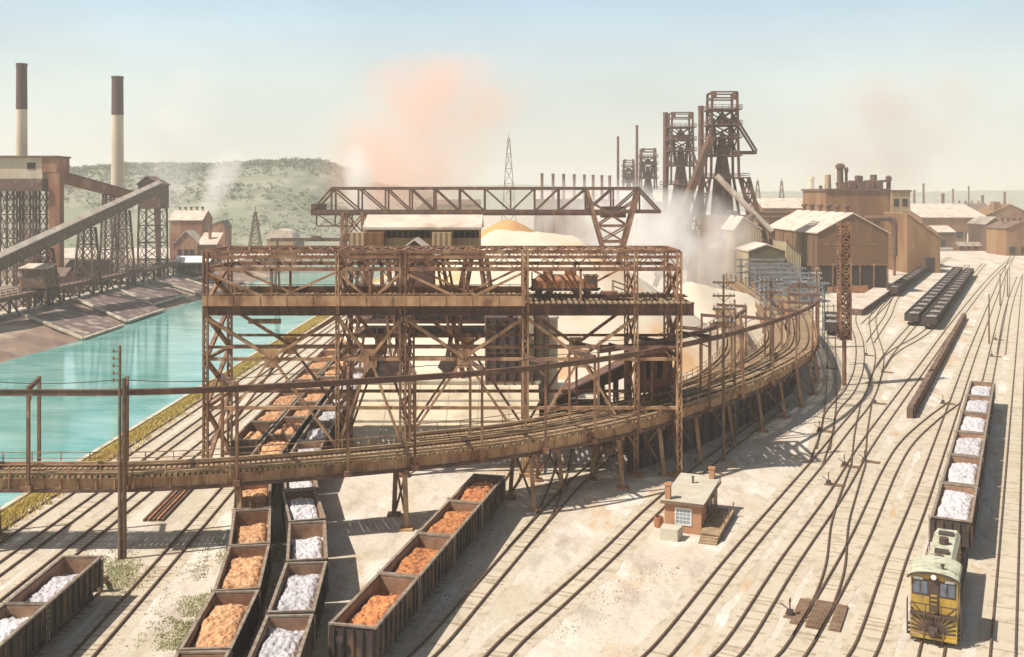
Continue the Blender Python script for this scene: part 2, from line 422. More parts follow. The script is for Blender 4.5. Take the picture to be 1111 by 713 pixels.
# the wood on the hill reads as one mass
m = MB(); nc = len(hm.v)//hr
for k in range(14000):
    i = random.randrange(nc); r = int(hr*(.02+.74*random.random()**.62)) if k % 5 else int(hr*random.uniform(.62, .74))
    c = hm.v[i*hr+r]+V((random.uniform(-2, 2), random.uniform(-6, 6), 0))
    if noise.noise(V((c.x*.010, c.y*.022, 4)))+.42 < random.random()*.8 and k % 5: continue
    if c.z < 3: continue
    h = random.uniform(2.2, 4.6); w = h*random.uniform(.4, .65)
    for q in range(12):
        a = random.uniform(0, 2*pi); e = random.uniform(-.3, 1); rr = sqrt(max(0, 1-e*e))
        p = c+V((cos(a)*rr*w, sin(a)*rr*w, h*(.55+.5*e))); t = random.uniform(.6, 1.2)
        d1 = V((random.gauss(0, 1), random.gauss(0, 1), random.gauss(0, .7))).normalized()*t; d2 = V((random.gauss(0, 1), random.gauss(0, 1), random.gauss(0, .7))).normalized()*t
        n0 = len(m.v); m.v += [p-d1, p+d1, p+d2]; m.f.append((n0, n0+1, n0+2))
M['wood'] = mat('hillside_foliage', (.275, .275, .195), (.235, .24, .165), .05, 1., c3=(.31, .30, .22), s3=.02)  # greens paled like the hillside, haze included in the colour
tag(m.build('woods', M['wood']), 'pale open woodland covering the low hill beyond the canal', 'woods', kind='stuff')

# ================================================================== RAILWAY TRACKS
TRACKS = {}
def track(key, pts, world=False, z=0., sleepers=True, ymax=230):
    pts = [V((p[0], p[1], 0)) if world else G(p[0], p[1]) for p in pts]
    if pts[0].y > pts[-1].y: pts = pts[::-1]
    sp = smooth_path(pts, 1.6)
    m = MB()
    for s in (-.76, .76):
        m.sweep(sp, s-.066, s+.066, .03, .18)
    o = tag(m.build('railway_track', M['rail']), kind='structure')
    pa = Path(sp); TRACKS[key] = pa
    m = MB(); n0 = len(sp); zz = .004+.0006*len(TRACKS)      # cinder bed, uneven edges
    for i, p in enumerate(sp):
        u = sp[min(i+1, n0-1)]-sp[max(i-1, 0)]; u.normalize(); nr = V((-u.y, u.x, 0))
        a = 1.75+.35*noise.noise(V((p.x*.4, p.y*.4, 1)))+random.uniform(-.12, .12); b_ = 1.75+.35*noise.noise(V((p.x*.4, p.y*.4, 8)))+random.uniform(-.12, .12)
        m.v += [p-nr*a+V((0, 0, zz)), p+nr*b_+V((0, 0, zz))]
        if i: m.f.append((2*i-2, 2*i-1, 2*i+1, 2*i))
    m.build('track_bed', M['bed'], o)
    if sleepers:
        m = MB(); t = .3
        while t < pa.L:
            p = pa.at(t)
            if p.y > ymax: break
            u = pa.tan(t); nrm = V((-u.y, u.x, 0))
            w = 1.25+random.uniform(-.1, .1); k = random.uniform(-.06, .06); zz = random.uniform(.0, .04)
            if random.random() > .16+.35*noise.noise(V((p.x*.05, p.y*.05, 9))):
                m.beam(p-nrm*w+u*k+V((0, 0, zz-.09)), p+nrm*w-u*k+V((0, 0, zz-.09)), .2, .16)
            t += .72+random.uniform(-.05, .05)
        m.build('sleepers', M['sleeper'], o)
    return pa
XY = lambda *a: list(a)
# canal-side tracks, parallel to the quay
track('c1', [(-46.3, 45), (-46.3, 120), (-46.3, 330)], True)
track('c2', [(-42.4, 45), (-42.4, 120), (-42.4, 330)], True)
track('c3', [(-38.3, 45), (-38.3, 120), (-38.3, 330)], True)
track('t4s', [(-32.9, 40), (-32.9, 79)], True)
T4 = track('t4', [(-28.4, 45), (-29.0, 75), (-30.0, 108), (-30.6, 130), (-35, 260)], True)
T3 = track('t3', [(-18.0, 48), (-18.6, 60), (-19.3, 70.5), (-20.7, 79.6), (-23.2, 90.7), (-24.8, 98), (-26.7, 118), (-31, 250)], True)
T2 = track('t2', [(-13.6, 46), (-14.1, 58), (-14.7, 67.4), (-15.7, 77.5), (-17.8, 87.6), (-20.0, 96), (-22.9, 120), (-27, 250)], True)
T1 = track('t1', [(-14.8, 45), (-10.2, 65.2), (-2.5, 99), (-.2, 109), (.9, 116)], True)
# middle tracks
track('m2', [(440, 730), (477, 694), (536, 625), (595, 557), (640, 510), (690, 470), (735, 440)])
track('m2b', [(560, 597), (590, 560), (606, 520), (613, 490), (618, 465)])
track('m1', [(525, 730), (558, 694), (600, 657), (660, 602), (723, 541), (800, 478), (850, 440)])
# right-hand fan
R0 = track('r0', [(24.5, 61), (28.9, 69.6), (69.4, 149.6), (110, 229.5), (160, 328), (215, 440)], True)
track('r1', [(924, 730), (944, 694), (972, 610), (1001, 536), (1035, 440), (1060, 370), (1088, 300), (1100, 275)])
track('r2', [(842, 730), (872, 694), (930, 590), (965, 512), (985, 480), (1012, 455), (1036, 437)])
track('r2x', [(872, 694), (893, 655), (906, 615), (911, 570), (921, 535), (931, 505)])
track('r3', [(770, 730), (803, 694), (855, 612), (908, 536), (940, 483), (975, 434), (1005, 393), (1040, 345), (1075, 302), (1098, 280)])
track('r4', [(695, 730), (730, 694), (800, 605), (856, 539), (890, 499), (917, 465), (940, 436), (951, 408), (954, 385), (948, 360), (950, 338), (975, 312)])
track('r5', [(885, 504), (897, 470), (902, 448), (922, 424), (932, 398), (932, 370), (925, 345), (934, 322)])
track('r6', [(893, 488), (900, 448), (902, 420), (902, 370), (901, 330)])
track('r6b', [(931, 505), (934, 470), (940, 436)])
track('r7', [(947, 420), (957, 395), (976, 370), (996, 347), (1030, 308), (1050, 288)])
track('r8', [(955, 400), (970, 382), (1013, 353), (1050, 307), (1068, 286)])
track('r8b', [(944, 372), (962, 345), (982, 312), (1030, 279)])
track('r10', [(938, 352), (960, 330), (985, 300), (1010, 283)])
for k, off in (('r9', 4.3), ('r11', 9.6), ('r12', 14.)):
    a = R0.p[0]; u = V((.4545, .8907, 0)); n_ = V((.8907, -.4545, 0))
    track(k, [tuple((a+n_*off+u*t))[:2] for t in (0, 60, 140, 240, 380)], True)
track('r13', [(1086, 385), (1092, 345), (1098, 322), (1106, 300)], ymax=240)
# ================================================================== CURVED TRESTLES
ZD = 6.6      # top of deck
def trestle(name, label, pts, half, bent_s, portal_s, rail_off=(0,), beam=True, zt=14.0, group=None, hand=(1, -1), t_hand=(0, 1e9)):
    sp = smooth_path(pts, 1.5); pa = Path(sp)
    mid = pa.at(pa.L*.5)
    root = thing(name, label, 'trestle', (mid.x, mid.y, 0), group=group); O = root.location
    def at(t, a, z):
        p = pa.at(t); u = pa.tan(t); return V((p.x-u.y*a, p.y+u.x*a, z))
    up = [p+V((0, 0, ZD)) for p in sp]
    for s in (-1, 1):      # plate girders with flanges and stiffeners
        m = MB(O); a = s*(half-.25)
        m.sweep(up, a-.06, a+.06, -1.0, -.02)
        m.sweep(up, a-.24, a+.24, -.1, -.02)
        t = .5
        while t < pa.L:
            p = at(t, a, 0); m.box((p.x-.07, p.y-.2, ZD-1.), (p.x+.07, p.y+.2, ZD-.1)); t += 1.5
        g_ = m.build('girder', M['steel_tan'], root)
        MB(O).sweep(up, a-.26, a+.26, -1.28, -1.003).build('shade_flange', M['steel_dark'], g_)  # dark lower flange paints in the shade below the girder
    m = MB(O); t = .2                       # timber deck: single ties
    while t < pa.L:
        w = half+random.uniform(-.1, .18)
        p = at(t, -w, ZD+.09+random.uniform(-.02, .02)); q = at(t, w, ZD+.09+random.uniform(-.02, .02))
        m.beam(p, q, .30, .2); t += .46
    m.build('deck', M['deck'], root)
    m = MB(O)
    for s in (-1, 1): m.sweep(up, s*(half-.3)-.14, s*(half-.3)+.14, .2, .42)
    m.build('guard_timber', M['deck'], root)
    for ro in rail_off:
        for s in (-.76, .76):
            m = MB(O); m.sweep(up, ro+s-.08, ro+s+.08, .19, .38); m.build('rail', M['rail'], root)
    for s in hand:                           # handrail along each edge
        m = MB(O); a = s*(half+.05)
        ups = [p for p, ss in zip(up, pa.s) if t_hand[0] <= ss <= t_hand[1]]
        for z in (.6, 1.12): m.sweep(ups, a-.035, a+.035, z, z+.07)
        t = max(.4, t_hand[0])
        while t < min(pa.L, t_hand[1]):
            m.beam(at(t, a, ZD-.3), at(t, a, ZD+1.2), .08); t += 2.6
        m.build('handrail', M['steel_tan'], root)
    for t in bent_s:                         # braced bents down to the ground
        e = MB(O); p0 = at(t, 0, 0)
        b = tag(MB(O).beam(at(t, -half-.2, ZD-1.3), at(t, half+.2, ZD-1.3), .5, .42).build('support_bent', M['steel'], root))
        for s in (-1, 1):
            l = MB(O); top = at(t, s*(half-.5), ZD-1.1); bot = at(t, s*(half+.25), 0)
            l.beam(bot, top, .42, .42)
            f = MB(O); l.box((bot.x-.6, bot.y-.6, -.3), (bot.x+.6, bot.y+.6, .22)); l.build('leg', M['steel_tan' if s < 0 else 'steel'], b)  # front leg gets the lit tan, rear leg the darker steel
        c = MB(O)
        c.beam(at(t, -half-.05, .7), at(t, half-.6, ZD-1.6), .17); c.beam(at(t+.15, half+.05, .7), at(t+.15, -half+.6, ZD-1.6), .17)
        c.build('cross_brace', M['steel'], b)
    tops = []
    for t in portal_s:                       # portals that carry the conductor beam
        pf = at(t, -half-.35, 0); pb = at(t+(.9 if pf.x > -18 else -1.3), half+.35, 0)
        fr = MB(O).beam(V((pf.x, pf.y, zt+.35)), V((pb.x, pb.y, zt+.35)), .26, .42)
        fr.beam(V((pf.x, pf.y, zt-.9)), V((pf.x, pf.y, zt-.9)).lerp(V((pb.x, pb.y, zt+.1)), .28), .12)
        fo = fr.build('portal_frame', M['steel_dark'], root)
        for p in (pf, pb):
            q = MB(O); q.beam(V((p.x, p.y, ZD-1.0)), V((p.x, p.y, zt+.6)), .25, .28); q.box((p.x-.3, p.y-.3, ZD-1.1), (p.x+.3, p.y+.3, ZD-.6))
            q.build('post', M['steel'], fo)
    if beam and portal_s:
        t0, t1 = portal_s[0], portal_s[-1]; n = int((t1-t0)/1.5)
        m = MB(O); bp = [at(t0+(t1-t0)*i/n, -half-.35, zt) for i in range(n+1)]
        m.sweep(bp, -.16, .16, -.22, .22); m.sweep(bp, -.22, .22, .22, .3)
        m.build('conductor_beam', M['steel_dark'], root)
        wv = [at(t0+(t1-t0)*i/n, -half-.35, zt+1.15-.35*sin(pi*((i*1.5/13) % 1))) for i in range(n+1)]
        m = MB(O); m.sweep(wv, -.03, .03, -.03, .03); m.build('cable', M['wire'], root)
    return root, pa
OUT = [(-62, 89.5), (-42.8, 89.6), (-33.7, 89.7), (-25, 91.3), (-11, 96), (-.2, 101), (9, 107.8), (17.8, 116.7), (26.6, 128), (36, 142.2), (45.8, 161), (53.6, 187), (60, 215), (65, 245), (70, 292)]
tmp = Path(smooth_path(OUT, 1.5))
bents = [tmp.s_at_x(x) for x in (-46.5, -24.6, -10.6, 1.0, 10.2, 15.2, 20.2, 25.5, 31, 36, 40.5, 44.8, 48.7, 52.2, 56, 60, 64)]
s0 = tmp.s_at_x(-41)
ports = [tmp.s_at_x(x) for x in (-60, -50.5, -41.6, -33.5, -24.8, -15.7, -9.9, -3.9, 2.0, 7.0, 11.9, 16.6, 21.4, 27, 33, 38.8, 44, 48.6, 52.8)]
OUTER, OUTP = trestle('curved_trestle', 'long tan steel trestle that sweeps across the yard and bends away at the telegraph poles', OUT, 2.05, bents, ports)
MIDP_ = [(21.5, 122.5), (29.5, 134), (37.6, 148), (45.3, 167), (50.6, 190), (56, 217), (60.5, 247), (65, 292)]
MIDP_ = [(p[0]-1.2, p[1]+2.2) for p in MIDP_]
tm = Path(smooth_path(MIDP_, 1.5))
trestle('trestle_branch', 'short middle branch of the curved trestle lying just inside its outer bend', MIDP_, 1.8, [tm.s_at_x(x) for x in (28, 36, 43, 49, 55)],
        [], hand=(1,), group='inner branches of the trestle')
INP_ = [(-8.2, 97.7), (.8, 101.9), (9, 108.4), (17.5, 116.5), (25, 127), (31.5, 141), (37, 158), (41, 178), (44.5, 198), (47, 217), (51, 245)]
INP_ = [(p[0]-1.5, p[1]+3.2) for p in INP_]
ti = Path(smooth_path(INP_, 1.5))
trestle('trestle_branch', 'inner branch of the trestle with the tightest bend, beside the hoist tower', INP_, 1.8, [ti.s_at_x(x) for x in (4, 11, 18, 24.5, 30.5, 35.5, 40)],
        [ti.s_at_x(x) for x in (8, 14.5, 21.6, 28, 33)], group='inner branches of the trestle', hand=(1, -1))

O = OUTER.location; m = MB(O); t0, t1 = tmp.s_at_x(14), tmp.s_at_x(53); n = int((t1-t0)/1.2)      # dark wall added under the bend to stand in for its shadow
bp = [tmp.at(t0+(t1-t0)*i/n) for i in range(n+1)]
m.sweep(bp, 1.25, 1.45, -.2, 5.35)
for i in range(0, n, 2):
    u_ = tmp.tan(t0+(t1-t0)*i/n); q = bp[i]+V((-u_.y, u_.x, 0))*1.14; m.beam(q, q+V((0, 0, 5.3)), .22)
m.build('shade_bulkhead', M['bin_dark'], OUTER)

# blue-grey wiring gantries over the far end of the trestle
for k, (d, xa, xb) in enumerate(((205, 52.5, 63), (218, 54.5, 65.5), (232, 57, 68), (247, 59.5, 70.5), (263, 61.5, 72.5), (281, 63.5, 74.5))):
    root = thing('wiring_gantry', ['nearest blue-grey steel wiring gantry over the far end of the trestle', 'second blue-grey wiring gantry from the near end of its row', 'third blue-grey wiring gantry from the near end of its row',
        'fourth blue-grey wiring gantry, deep in the row', 'next to last blue-grey wiring gantry in the row', 'farthest blue-grey wiring gantry, close to the big mill shed'][k], 'gantry', ((xa+xb)/2, d, 0), group='wiring gantries over the trestle')
    O = root.location
    for x in (xa, xb):
        m = MB(O); m.beam((x-.3, d-.3, 0), (x-.3, d-.3, 13.6), .16); m.beam((x+.3, d+.3, 0), (x+.3, d+.3, 13.6), .16)
        m.xlat((x-.3, d-.3, 0), (x-.3, d-.3, 13.4), (x+.3, d+.3, 0), (x+.3, d+.3, 13.4), 12, .08); m.build('post', M['steel_grey'], root)
    for z in (9.6, 11.3, 13.2):
        m = MB(O); m.beam((xa-1.2, d, z), (xb+1.2, d, z), .3, .42)
        x = xa
        while x < xb: m.beam((x, d, z), (x, d, z-.75), .12); x += 1.6
        m.build('cross_arm', M['steel_grey'], root)

# ================================================================== STEEL VIADUCT WITH TRANSFER CAR
YF, YB = 112.0, 121.6
vx = lambda px, y=YF: (px-CX)*y/F
vz = lambda py, y=YF: H-(py-HY)*y/F
XL, XR = vx(223), vx(737)
cols = [vx(p) for p in (223, 366, 437, 570, 690, 737)]
root = thing('steel_viaduct', 'tall two-level rust-brown steel viaduct with latticed top truss and braced legs behind the curved trestle', 'viaduct', ((XL+XR)/2, (YF+YB)/2, 0)); VO = root.location
ZT, ZTl, ZDk, ZDb = vz(273), vz(292), vz(329.5), vz(341)
for y in (YF, YB):
    far = y == YB
    for i, x in enumerate(cols):
        m = MB(VO); w = (.62, .42, .8, .8, .5, .62)[i]
        # built-up column: two channels and lacing bars
        m.beam((x-w*.36, y, 0), (x-w*.36, y, ZT), w*.26, .5); m.beam((x+w*.36, y, 0), (x+w*.36, y, ZT), w*.26, .5)
        m.xlat((x-w*.3, y-.2, .3), (x-w*.3, y-.2, ZT-.2), (x+w*.3, y-.2, .3), (x+w*.3, y-.2, ZT-.2), 34, .09, rungs=False, single=True)
        m.xlat((x-w*.3, y+.2, .3), (x-w*.3, y+.2, ZT-.2), (x+w*.3, y+.2, .3), (x+w*.3, y+.2, ZT-.2), 34, .09, rungs=False, single=True)
        m.box((x-.7, y-.7, -.4), (x+.7, y+.7, .4))
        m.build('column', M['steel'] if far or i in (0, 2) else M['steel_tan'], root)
    # top truss: three chords and zigzag webs
    m = MB(VO)
    for z in (ZT, vz(279), ZTl): m.beam((XL, y, z), (XR, y, z), .26, .34 if z != ZTl else .42)
    n = 64
    m.xlat((XL, y, vz(279)), (XR, y, vz(279)), (XL, y, ZTl), (XR, y, ZTl), 46 if not far else 30, .11, rungs=False, single=True)
    m.xlat((XL, y, ZT), (XR, y, ZT), (XL, y, vz(279)), (XR, y, vz(279)), 60, .07, rungs=not far, single=True)
    m.build('top_truss', M['steel'], root)
    # deck girder with stiffeners
    m = MB(VO)
    m.box((XL-.2, y-.12, ZDb), (XR+1.6, y+.12, ZDk)); m.box((XL-.2, y-.35, ZDb-.12), (XR+1.6, y+.35, ZDb)); m.box((XL-.2, y-.4, ZDk), (XR+1.6, y+.4, ZDk+.15))
    x = XL
    while x < XR+1.4: m.box((x, y-.3, ZDb), (x+.14, y+.3, ZDk)); x += 1.3
    m.build('deck_girder', M['steel_dark'], root)
    m = MB(VO)                      # deck edge walkway and railing
    for z in (.55, 1.15): m.beam((XL, y-.9 if not far else y+.9, ZDk+z), (vx(568), y-.9 if not far else y+.9, ZDk+z), .08)
    x = XL
    while x < vx(568): m.beam((x, y-.9 if not far else y+.9, ZDk), (x, y-.9 if not far else y+.9, ZDk+1.2), .08); x += 1.6
    m.build('handrail', M['steel_tan'], root)
    # intermediate posts and braces; front ones painted lit tan, rear ones a shaded brown
    for a, b in zip(cols, cols[1:]):
        mid = (a+b)/2
        if b-a > 6:
            MB(VO).beam((mid, y, ZDk), (mid, y, ZTl), .26).build('post', M['steel'], root)
        for (x1, z1, x2, z2, tone) in ((a, ZTl-.3, a+(b-a)*.5, ZDk+.3, 0), (b, ZTl-.3, b-(b-a)*.5, ZDk+.3, 0)):
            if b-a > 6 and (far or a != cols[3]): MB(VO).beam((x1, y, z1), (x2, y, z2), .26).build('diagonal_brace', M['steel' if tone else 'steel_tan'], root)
        if b-a > 6:
            zg = vz(388)
            for (x1, x2) in ((a, mid), (b, mid)):
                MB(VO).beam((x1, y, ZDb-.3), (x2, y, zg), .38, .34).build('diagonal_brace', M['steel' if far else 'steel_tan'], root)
            MB(VO).box((mid-.75, y-.08, zg-1.1), (mid+.75, y+.08, zg+.9)).build('gusset_plate', M['steel_tan'], root)
            for (x1, x2) in ((mid, a), (mid, b)):
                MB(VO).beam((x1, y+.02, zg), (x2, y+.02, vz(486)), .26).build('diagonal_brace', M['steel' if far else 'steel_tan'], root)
    for py, w in ((377, .3), (390, .34), (443, .34)):
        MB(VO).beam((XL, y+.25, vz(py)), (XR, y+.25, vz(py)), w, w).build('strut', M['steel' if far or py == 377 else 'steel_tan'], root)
# deck between girders, cross beams and end towers
m = MB(VO); x = XL
while x < XR+1.4:
    m.beam((x, YF-1.05, ZDk+.16), (x, YB+1.05, ZDk+.16), .34, .2); x += .62
m.build('deck', M['deck'], root)
for yy in (YF-1.18, YB+1.1):
    m = MB(VO); m.box((XL, yy, vz(331)), (vx(569), yy+.08, vz(320))); x = XL+.4
    while x < vx(569): m.box((x, yy-.06, vz(331)), (x+.1, yy-.003, vz(320))); x += 2.9
    m.build('fascia_board', M['steel_tan'], root)
for yy in (115.5, 117.1): MB(VO).box((XL, yy-.07, ZDk+.37), (XR+1.5, yy+.07, ZDk+.55)).build('rail', M['rail'], root)
for x in cols:
    m = MB(VO)
    for z in (ZT, ZTl, ZDb-.1, vz(390), vz(443)): m.beam((x, YF, z), (x, YB, z), .3, .36)
    for za, zb in ((ZTl, ZDk), (ZDb, vz(390)), (vz(390), vz(443)), (vz(443), .5)):
        m.xlat((x, YF, za), (x, YF, zb), (x, YB, za), (x, YB, zb), 1, .42 if x in (cols[0], cols[5]) else .2)
    m.build('end_bracing' if x in (cols[0], cols[-1]) else 'cross_bracing', M['steel'], root)
m = MB(VO)                      # top walkway grating between the trusses
m.xlat((XL, YF, ZT), (XR, YF, ZT), (XL, YB, ZT), (XR, YB, ZT), 22, .2)
m.build('top_bracing', M['steel'], root)
m = MB(VO); m.box((vx(268), YF+.5, vz(352)), (vx(303), YF+.9, vz(347))); m.build('hanging_walkway', M['steel'], root)
# small goods left on the deck: a sloping hopper chute below the deck
# ---- transfer car on the viaduct
r = thing('transfer_car', 'orange-brown electric ore transfer car standing on the deck of the steel viaduct', 'rail car', (vx(612, 116.3), 116.3, ZDk+.55))
L_ = 7.7
m = MB(); m.box((-L_/2, -1.35, .55), (L_/2, 1.35, .85)); m.box((-L_/2-.3, -.3, .6), (L_/2+.3, .3, .8)); m.build('frame', M['hopper'], r)
m = MB(); m.box((-3.6, -1.3, .853), (2.3, 1.3, 1.75))
for k in range(9): m.box((-3.6+k*.71, -1.4, .853), (-3.5+k*.71, 1.4, 1.75))
m.build('body', M['orange_car'], r)
m = MB(); m.prism([(-3.4, -1.2, 1.753), (2.1, -1.2, 1.753), (1.5, -.7, 2.25), (-2.8, -.7, 2.25)], (0, 2.2, 0)); m.box((-2.4, -.5, 2.25), (-1.3, .5, 2.7)); m.box((.1, -.5, 2.25), (1.2, .5, 2.75))
m.build('hood', M['orange_car'], r)
m = MB(); m.box((2.35, -1.25, .853), (3.75, 1.25, 2.15)); c = m.build('cab', M['orange_car'], r)
MB().box((2.2, -1.45, 2.153), (3.9, 1.45, 2.27)).build('roof', M['roof_dark'], c)
MB().box((2.6, -1.28, 1.45), (3.5, -1.252, 1.95)).build('window', M['glass'], c)
MB().box((-3.75, -.6, .853), (-3.62, .6, 2.6)).build('collector_mast', M['hopper'], r)
for x in (-2.9, -1.7, 1.4, 2.6):
    for y in (-.78, .78): MB().cyl((x, y-.07, .4), (x, y+.07, .4), .42, n=14).build('wheel', M['wheel'], r)
# railed stair platform beside it
r = thing('stair_platform', 'small railed step platform beside the orange-brown car on the viaduct deck', 'platform', (vx(678), 114.2, ZDk+.15))
m = MB(); m.box((-1.2, -.8, .0), (1.2, .8, .2))
for k in range(5): m.box((-1.2-.3*(k), -.8, .2*k), (-.6, .8, .2*k+.2))
m.build('steps', M['steel'], r)
for y in (-.8, .8):
    m = MB(); m.beam((-1.1, y, .2), (-1.1, y, 2.2), .09); m.beam((1.1, y, .2), (1.1, y, 1.4), .09); m.beam((-1.1, y, 2.2), (1.1, y, 1.4), .09); m.beam((-1.1, y, 1.6), (1.1, y, .8), .07)
    m.build('railing', M['steel'], r)

# ================================================================== POLES AND WIRES
def tele(px, py, top, label, arms=3, armw=2.6, d=None, pegs=0, r0=.2, group='telegraph and line poles'):
    b = G(px, py) if d is None else V(((px-CX)*d/F, d, 0))
    h = H-(top-HY)*b.y/F
    r = thing('utility_pole', label, 'pole', b, group=group)
    m = MB(); m.cyl((0, 0, -.5), (0, 0, h), r0, r0*.62, 9); m.build('pole', M['timber'], r)
    for k in range(arms):
        z = h-.9-k*1.55
        m = MB(); m.box((-armw/2, -.26, z-.11), (armw/2, -.1, z+.11)); m.beam((-armw*.3, -.18, z), (0, -.15, z-.7), .07); m.beam((armw*.3, -.18, z), (0, -.15, z-.7), .07)
        a = m.build('cross_arm', M['timber'], r)
        for x in (-.45, -.27, .27, .45):
            MB().lathe([(.04, 0), (.1, .05), (.1, .16), (.06, .24), (.02, .3)], (x*armw, -.18, z+.11), 7).build('insulator', M['glass_pale'], a)
    for k in range(pegs):
        z = h-.5-k*.62
        m = MB(); m.beam((-.55, 0, z), (.0, 0, z), .08); m.cyl((-.55, 0, z-.1), (-.55, 0, z+.22), .08, .05, 7); m.build('insulator_bracket', M['timber'], r)
    return r, h
r, h1 = tele(130, 607, 375, 'tall dark line pole with a ladder of insulator pegs before the trestle near the canal', 0, pegs=5, r0=.18)
m = MB(); m.cyl((.34, .12, -.3), (.34, .12, 15.4), .2, .17, 10); m.build('stub_pole', M['timber'], r)
tele(785, 502, 298, 'tall telegraph pole with four cross arms in front of the trestle bend', 4, 2.6)
tele(836, 470, 299, 'telegraph pole with two wide cross arms standing inside the trestle bend', 2, 3.4, d=150)
tele(867, 0, 302, 'slim telegraph pole with one cross arm beside the blue-grey gantries', 1, 2.4, d=182)
tele(797, 0, 325, 'short bare pole just right of the pole with four arms', 0, d=128)
tele(886, 0, 293, 'thin line pole before the lower dark doorway of the big mill shed', 1, 2., d=205)
tele(1073, 373, 319, 'bare pole in the pale sidings beyond the train of white gondolas', 0)
tele(1085, 332, 296, 'farther bare pole beside the sidings by the small white house', 0)
tele(1093, 322, 292, 'farthest bare pole standing along the curve of the outer sidings', 0)
# latticed mast
b = G(916, 418); r = thing('lattice_mast', 'tall rust-brown lattice mast on a single thin foot in the yard before the mill shed', 'mast', b)
zl = H-(367-HY)*b.y/F; zt_ = H-(241-HY)*b.y/F; w = .8
m = MB()
for sx in (-w, w):
    for sy in (-w, w): m.beam((sx, sy, zl), (sx, sy, zt_), .26)
for (a, c) in (((-w, -w), (w, -w)), ((-w, w), (w, w)), ((-w, -w), (-w, w)), ((w, -w), (w, w))):
    m.xlat((a[0], a[1], zl), (a[0], a[1], zt_), (c[0], c[1], zl), (c[0], c[1], zt_), 12, .2)
m.build('lattice_shaft', M['steel'], r)
m = MB(); m.cyl((0, 0, -.3), (0, 0, zl+1.2), .34, n=10); m.box((-w-.2, -w-.2, zl-.2), (w+.2, w+.2, zl)); m.build('foot_post', M['steel'], r)
# ================================================================== RAIL CARS
def load_mesh(mt, L, W, z0, hgt, seed, parent, name='ore_load', cover=.93):
    """heap of lumps inside a car"""
    nx, ny = 26, 72; m = MB()
    for j in range(ny+1):
        for i in range(nx+1):
            u = i/nx*2-1; v = j/ny*2-1
            x = u*W/2; y = v*L/2
            e = (1-abs(u)**9)*(1-abs(v/cover)**4 if abs(v) < cover else -.3*(abs(v)-cover)/(1-cover)*3)
            z = z0+.8*hgt*max(-.15, e)
            z += .16*noise.noise(V((x*1.1, y*.8, seed)))+.13*noise.noise(V((x*3.1, y*3.1, seed+4)))+.10*noise.noise(V((x*4.5, y*4.5, seed+2)))-.12*noise.cell(V((x*2.6, y*2.6, seed)))*.25+.02
            z += .42*hgt*noise.noise(V((x*.4, y*.42, seed+8)))
            m.v.append(V((x, y, z)))
    for j in range(ny):
        for i in range(nx):
            a = j*(nx+1)+i; m.f.append((a, a+1, a+nx+2, a+nx+1))
    return m.build(name, mt, parent)
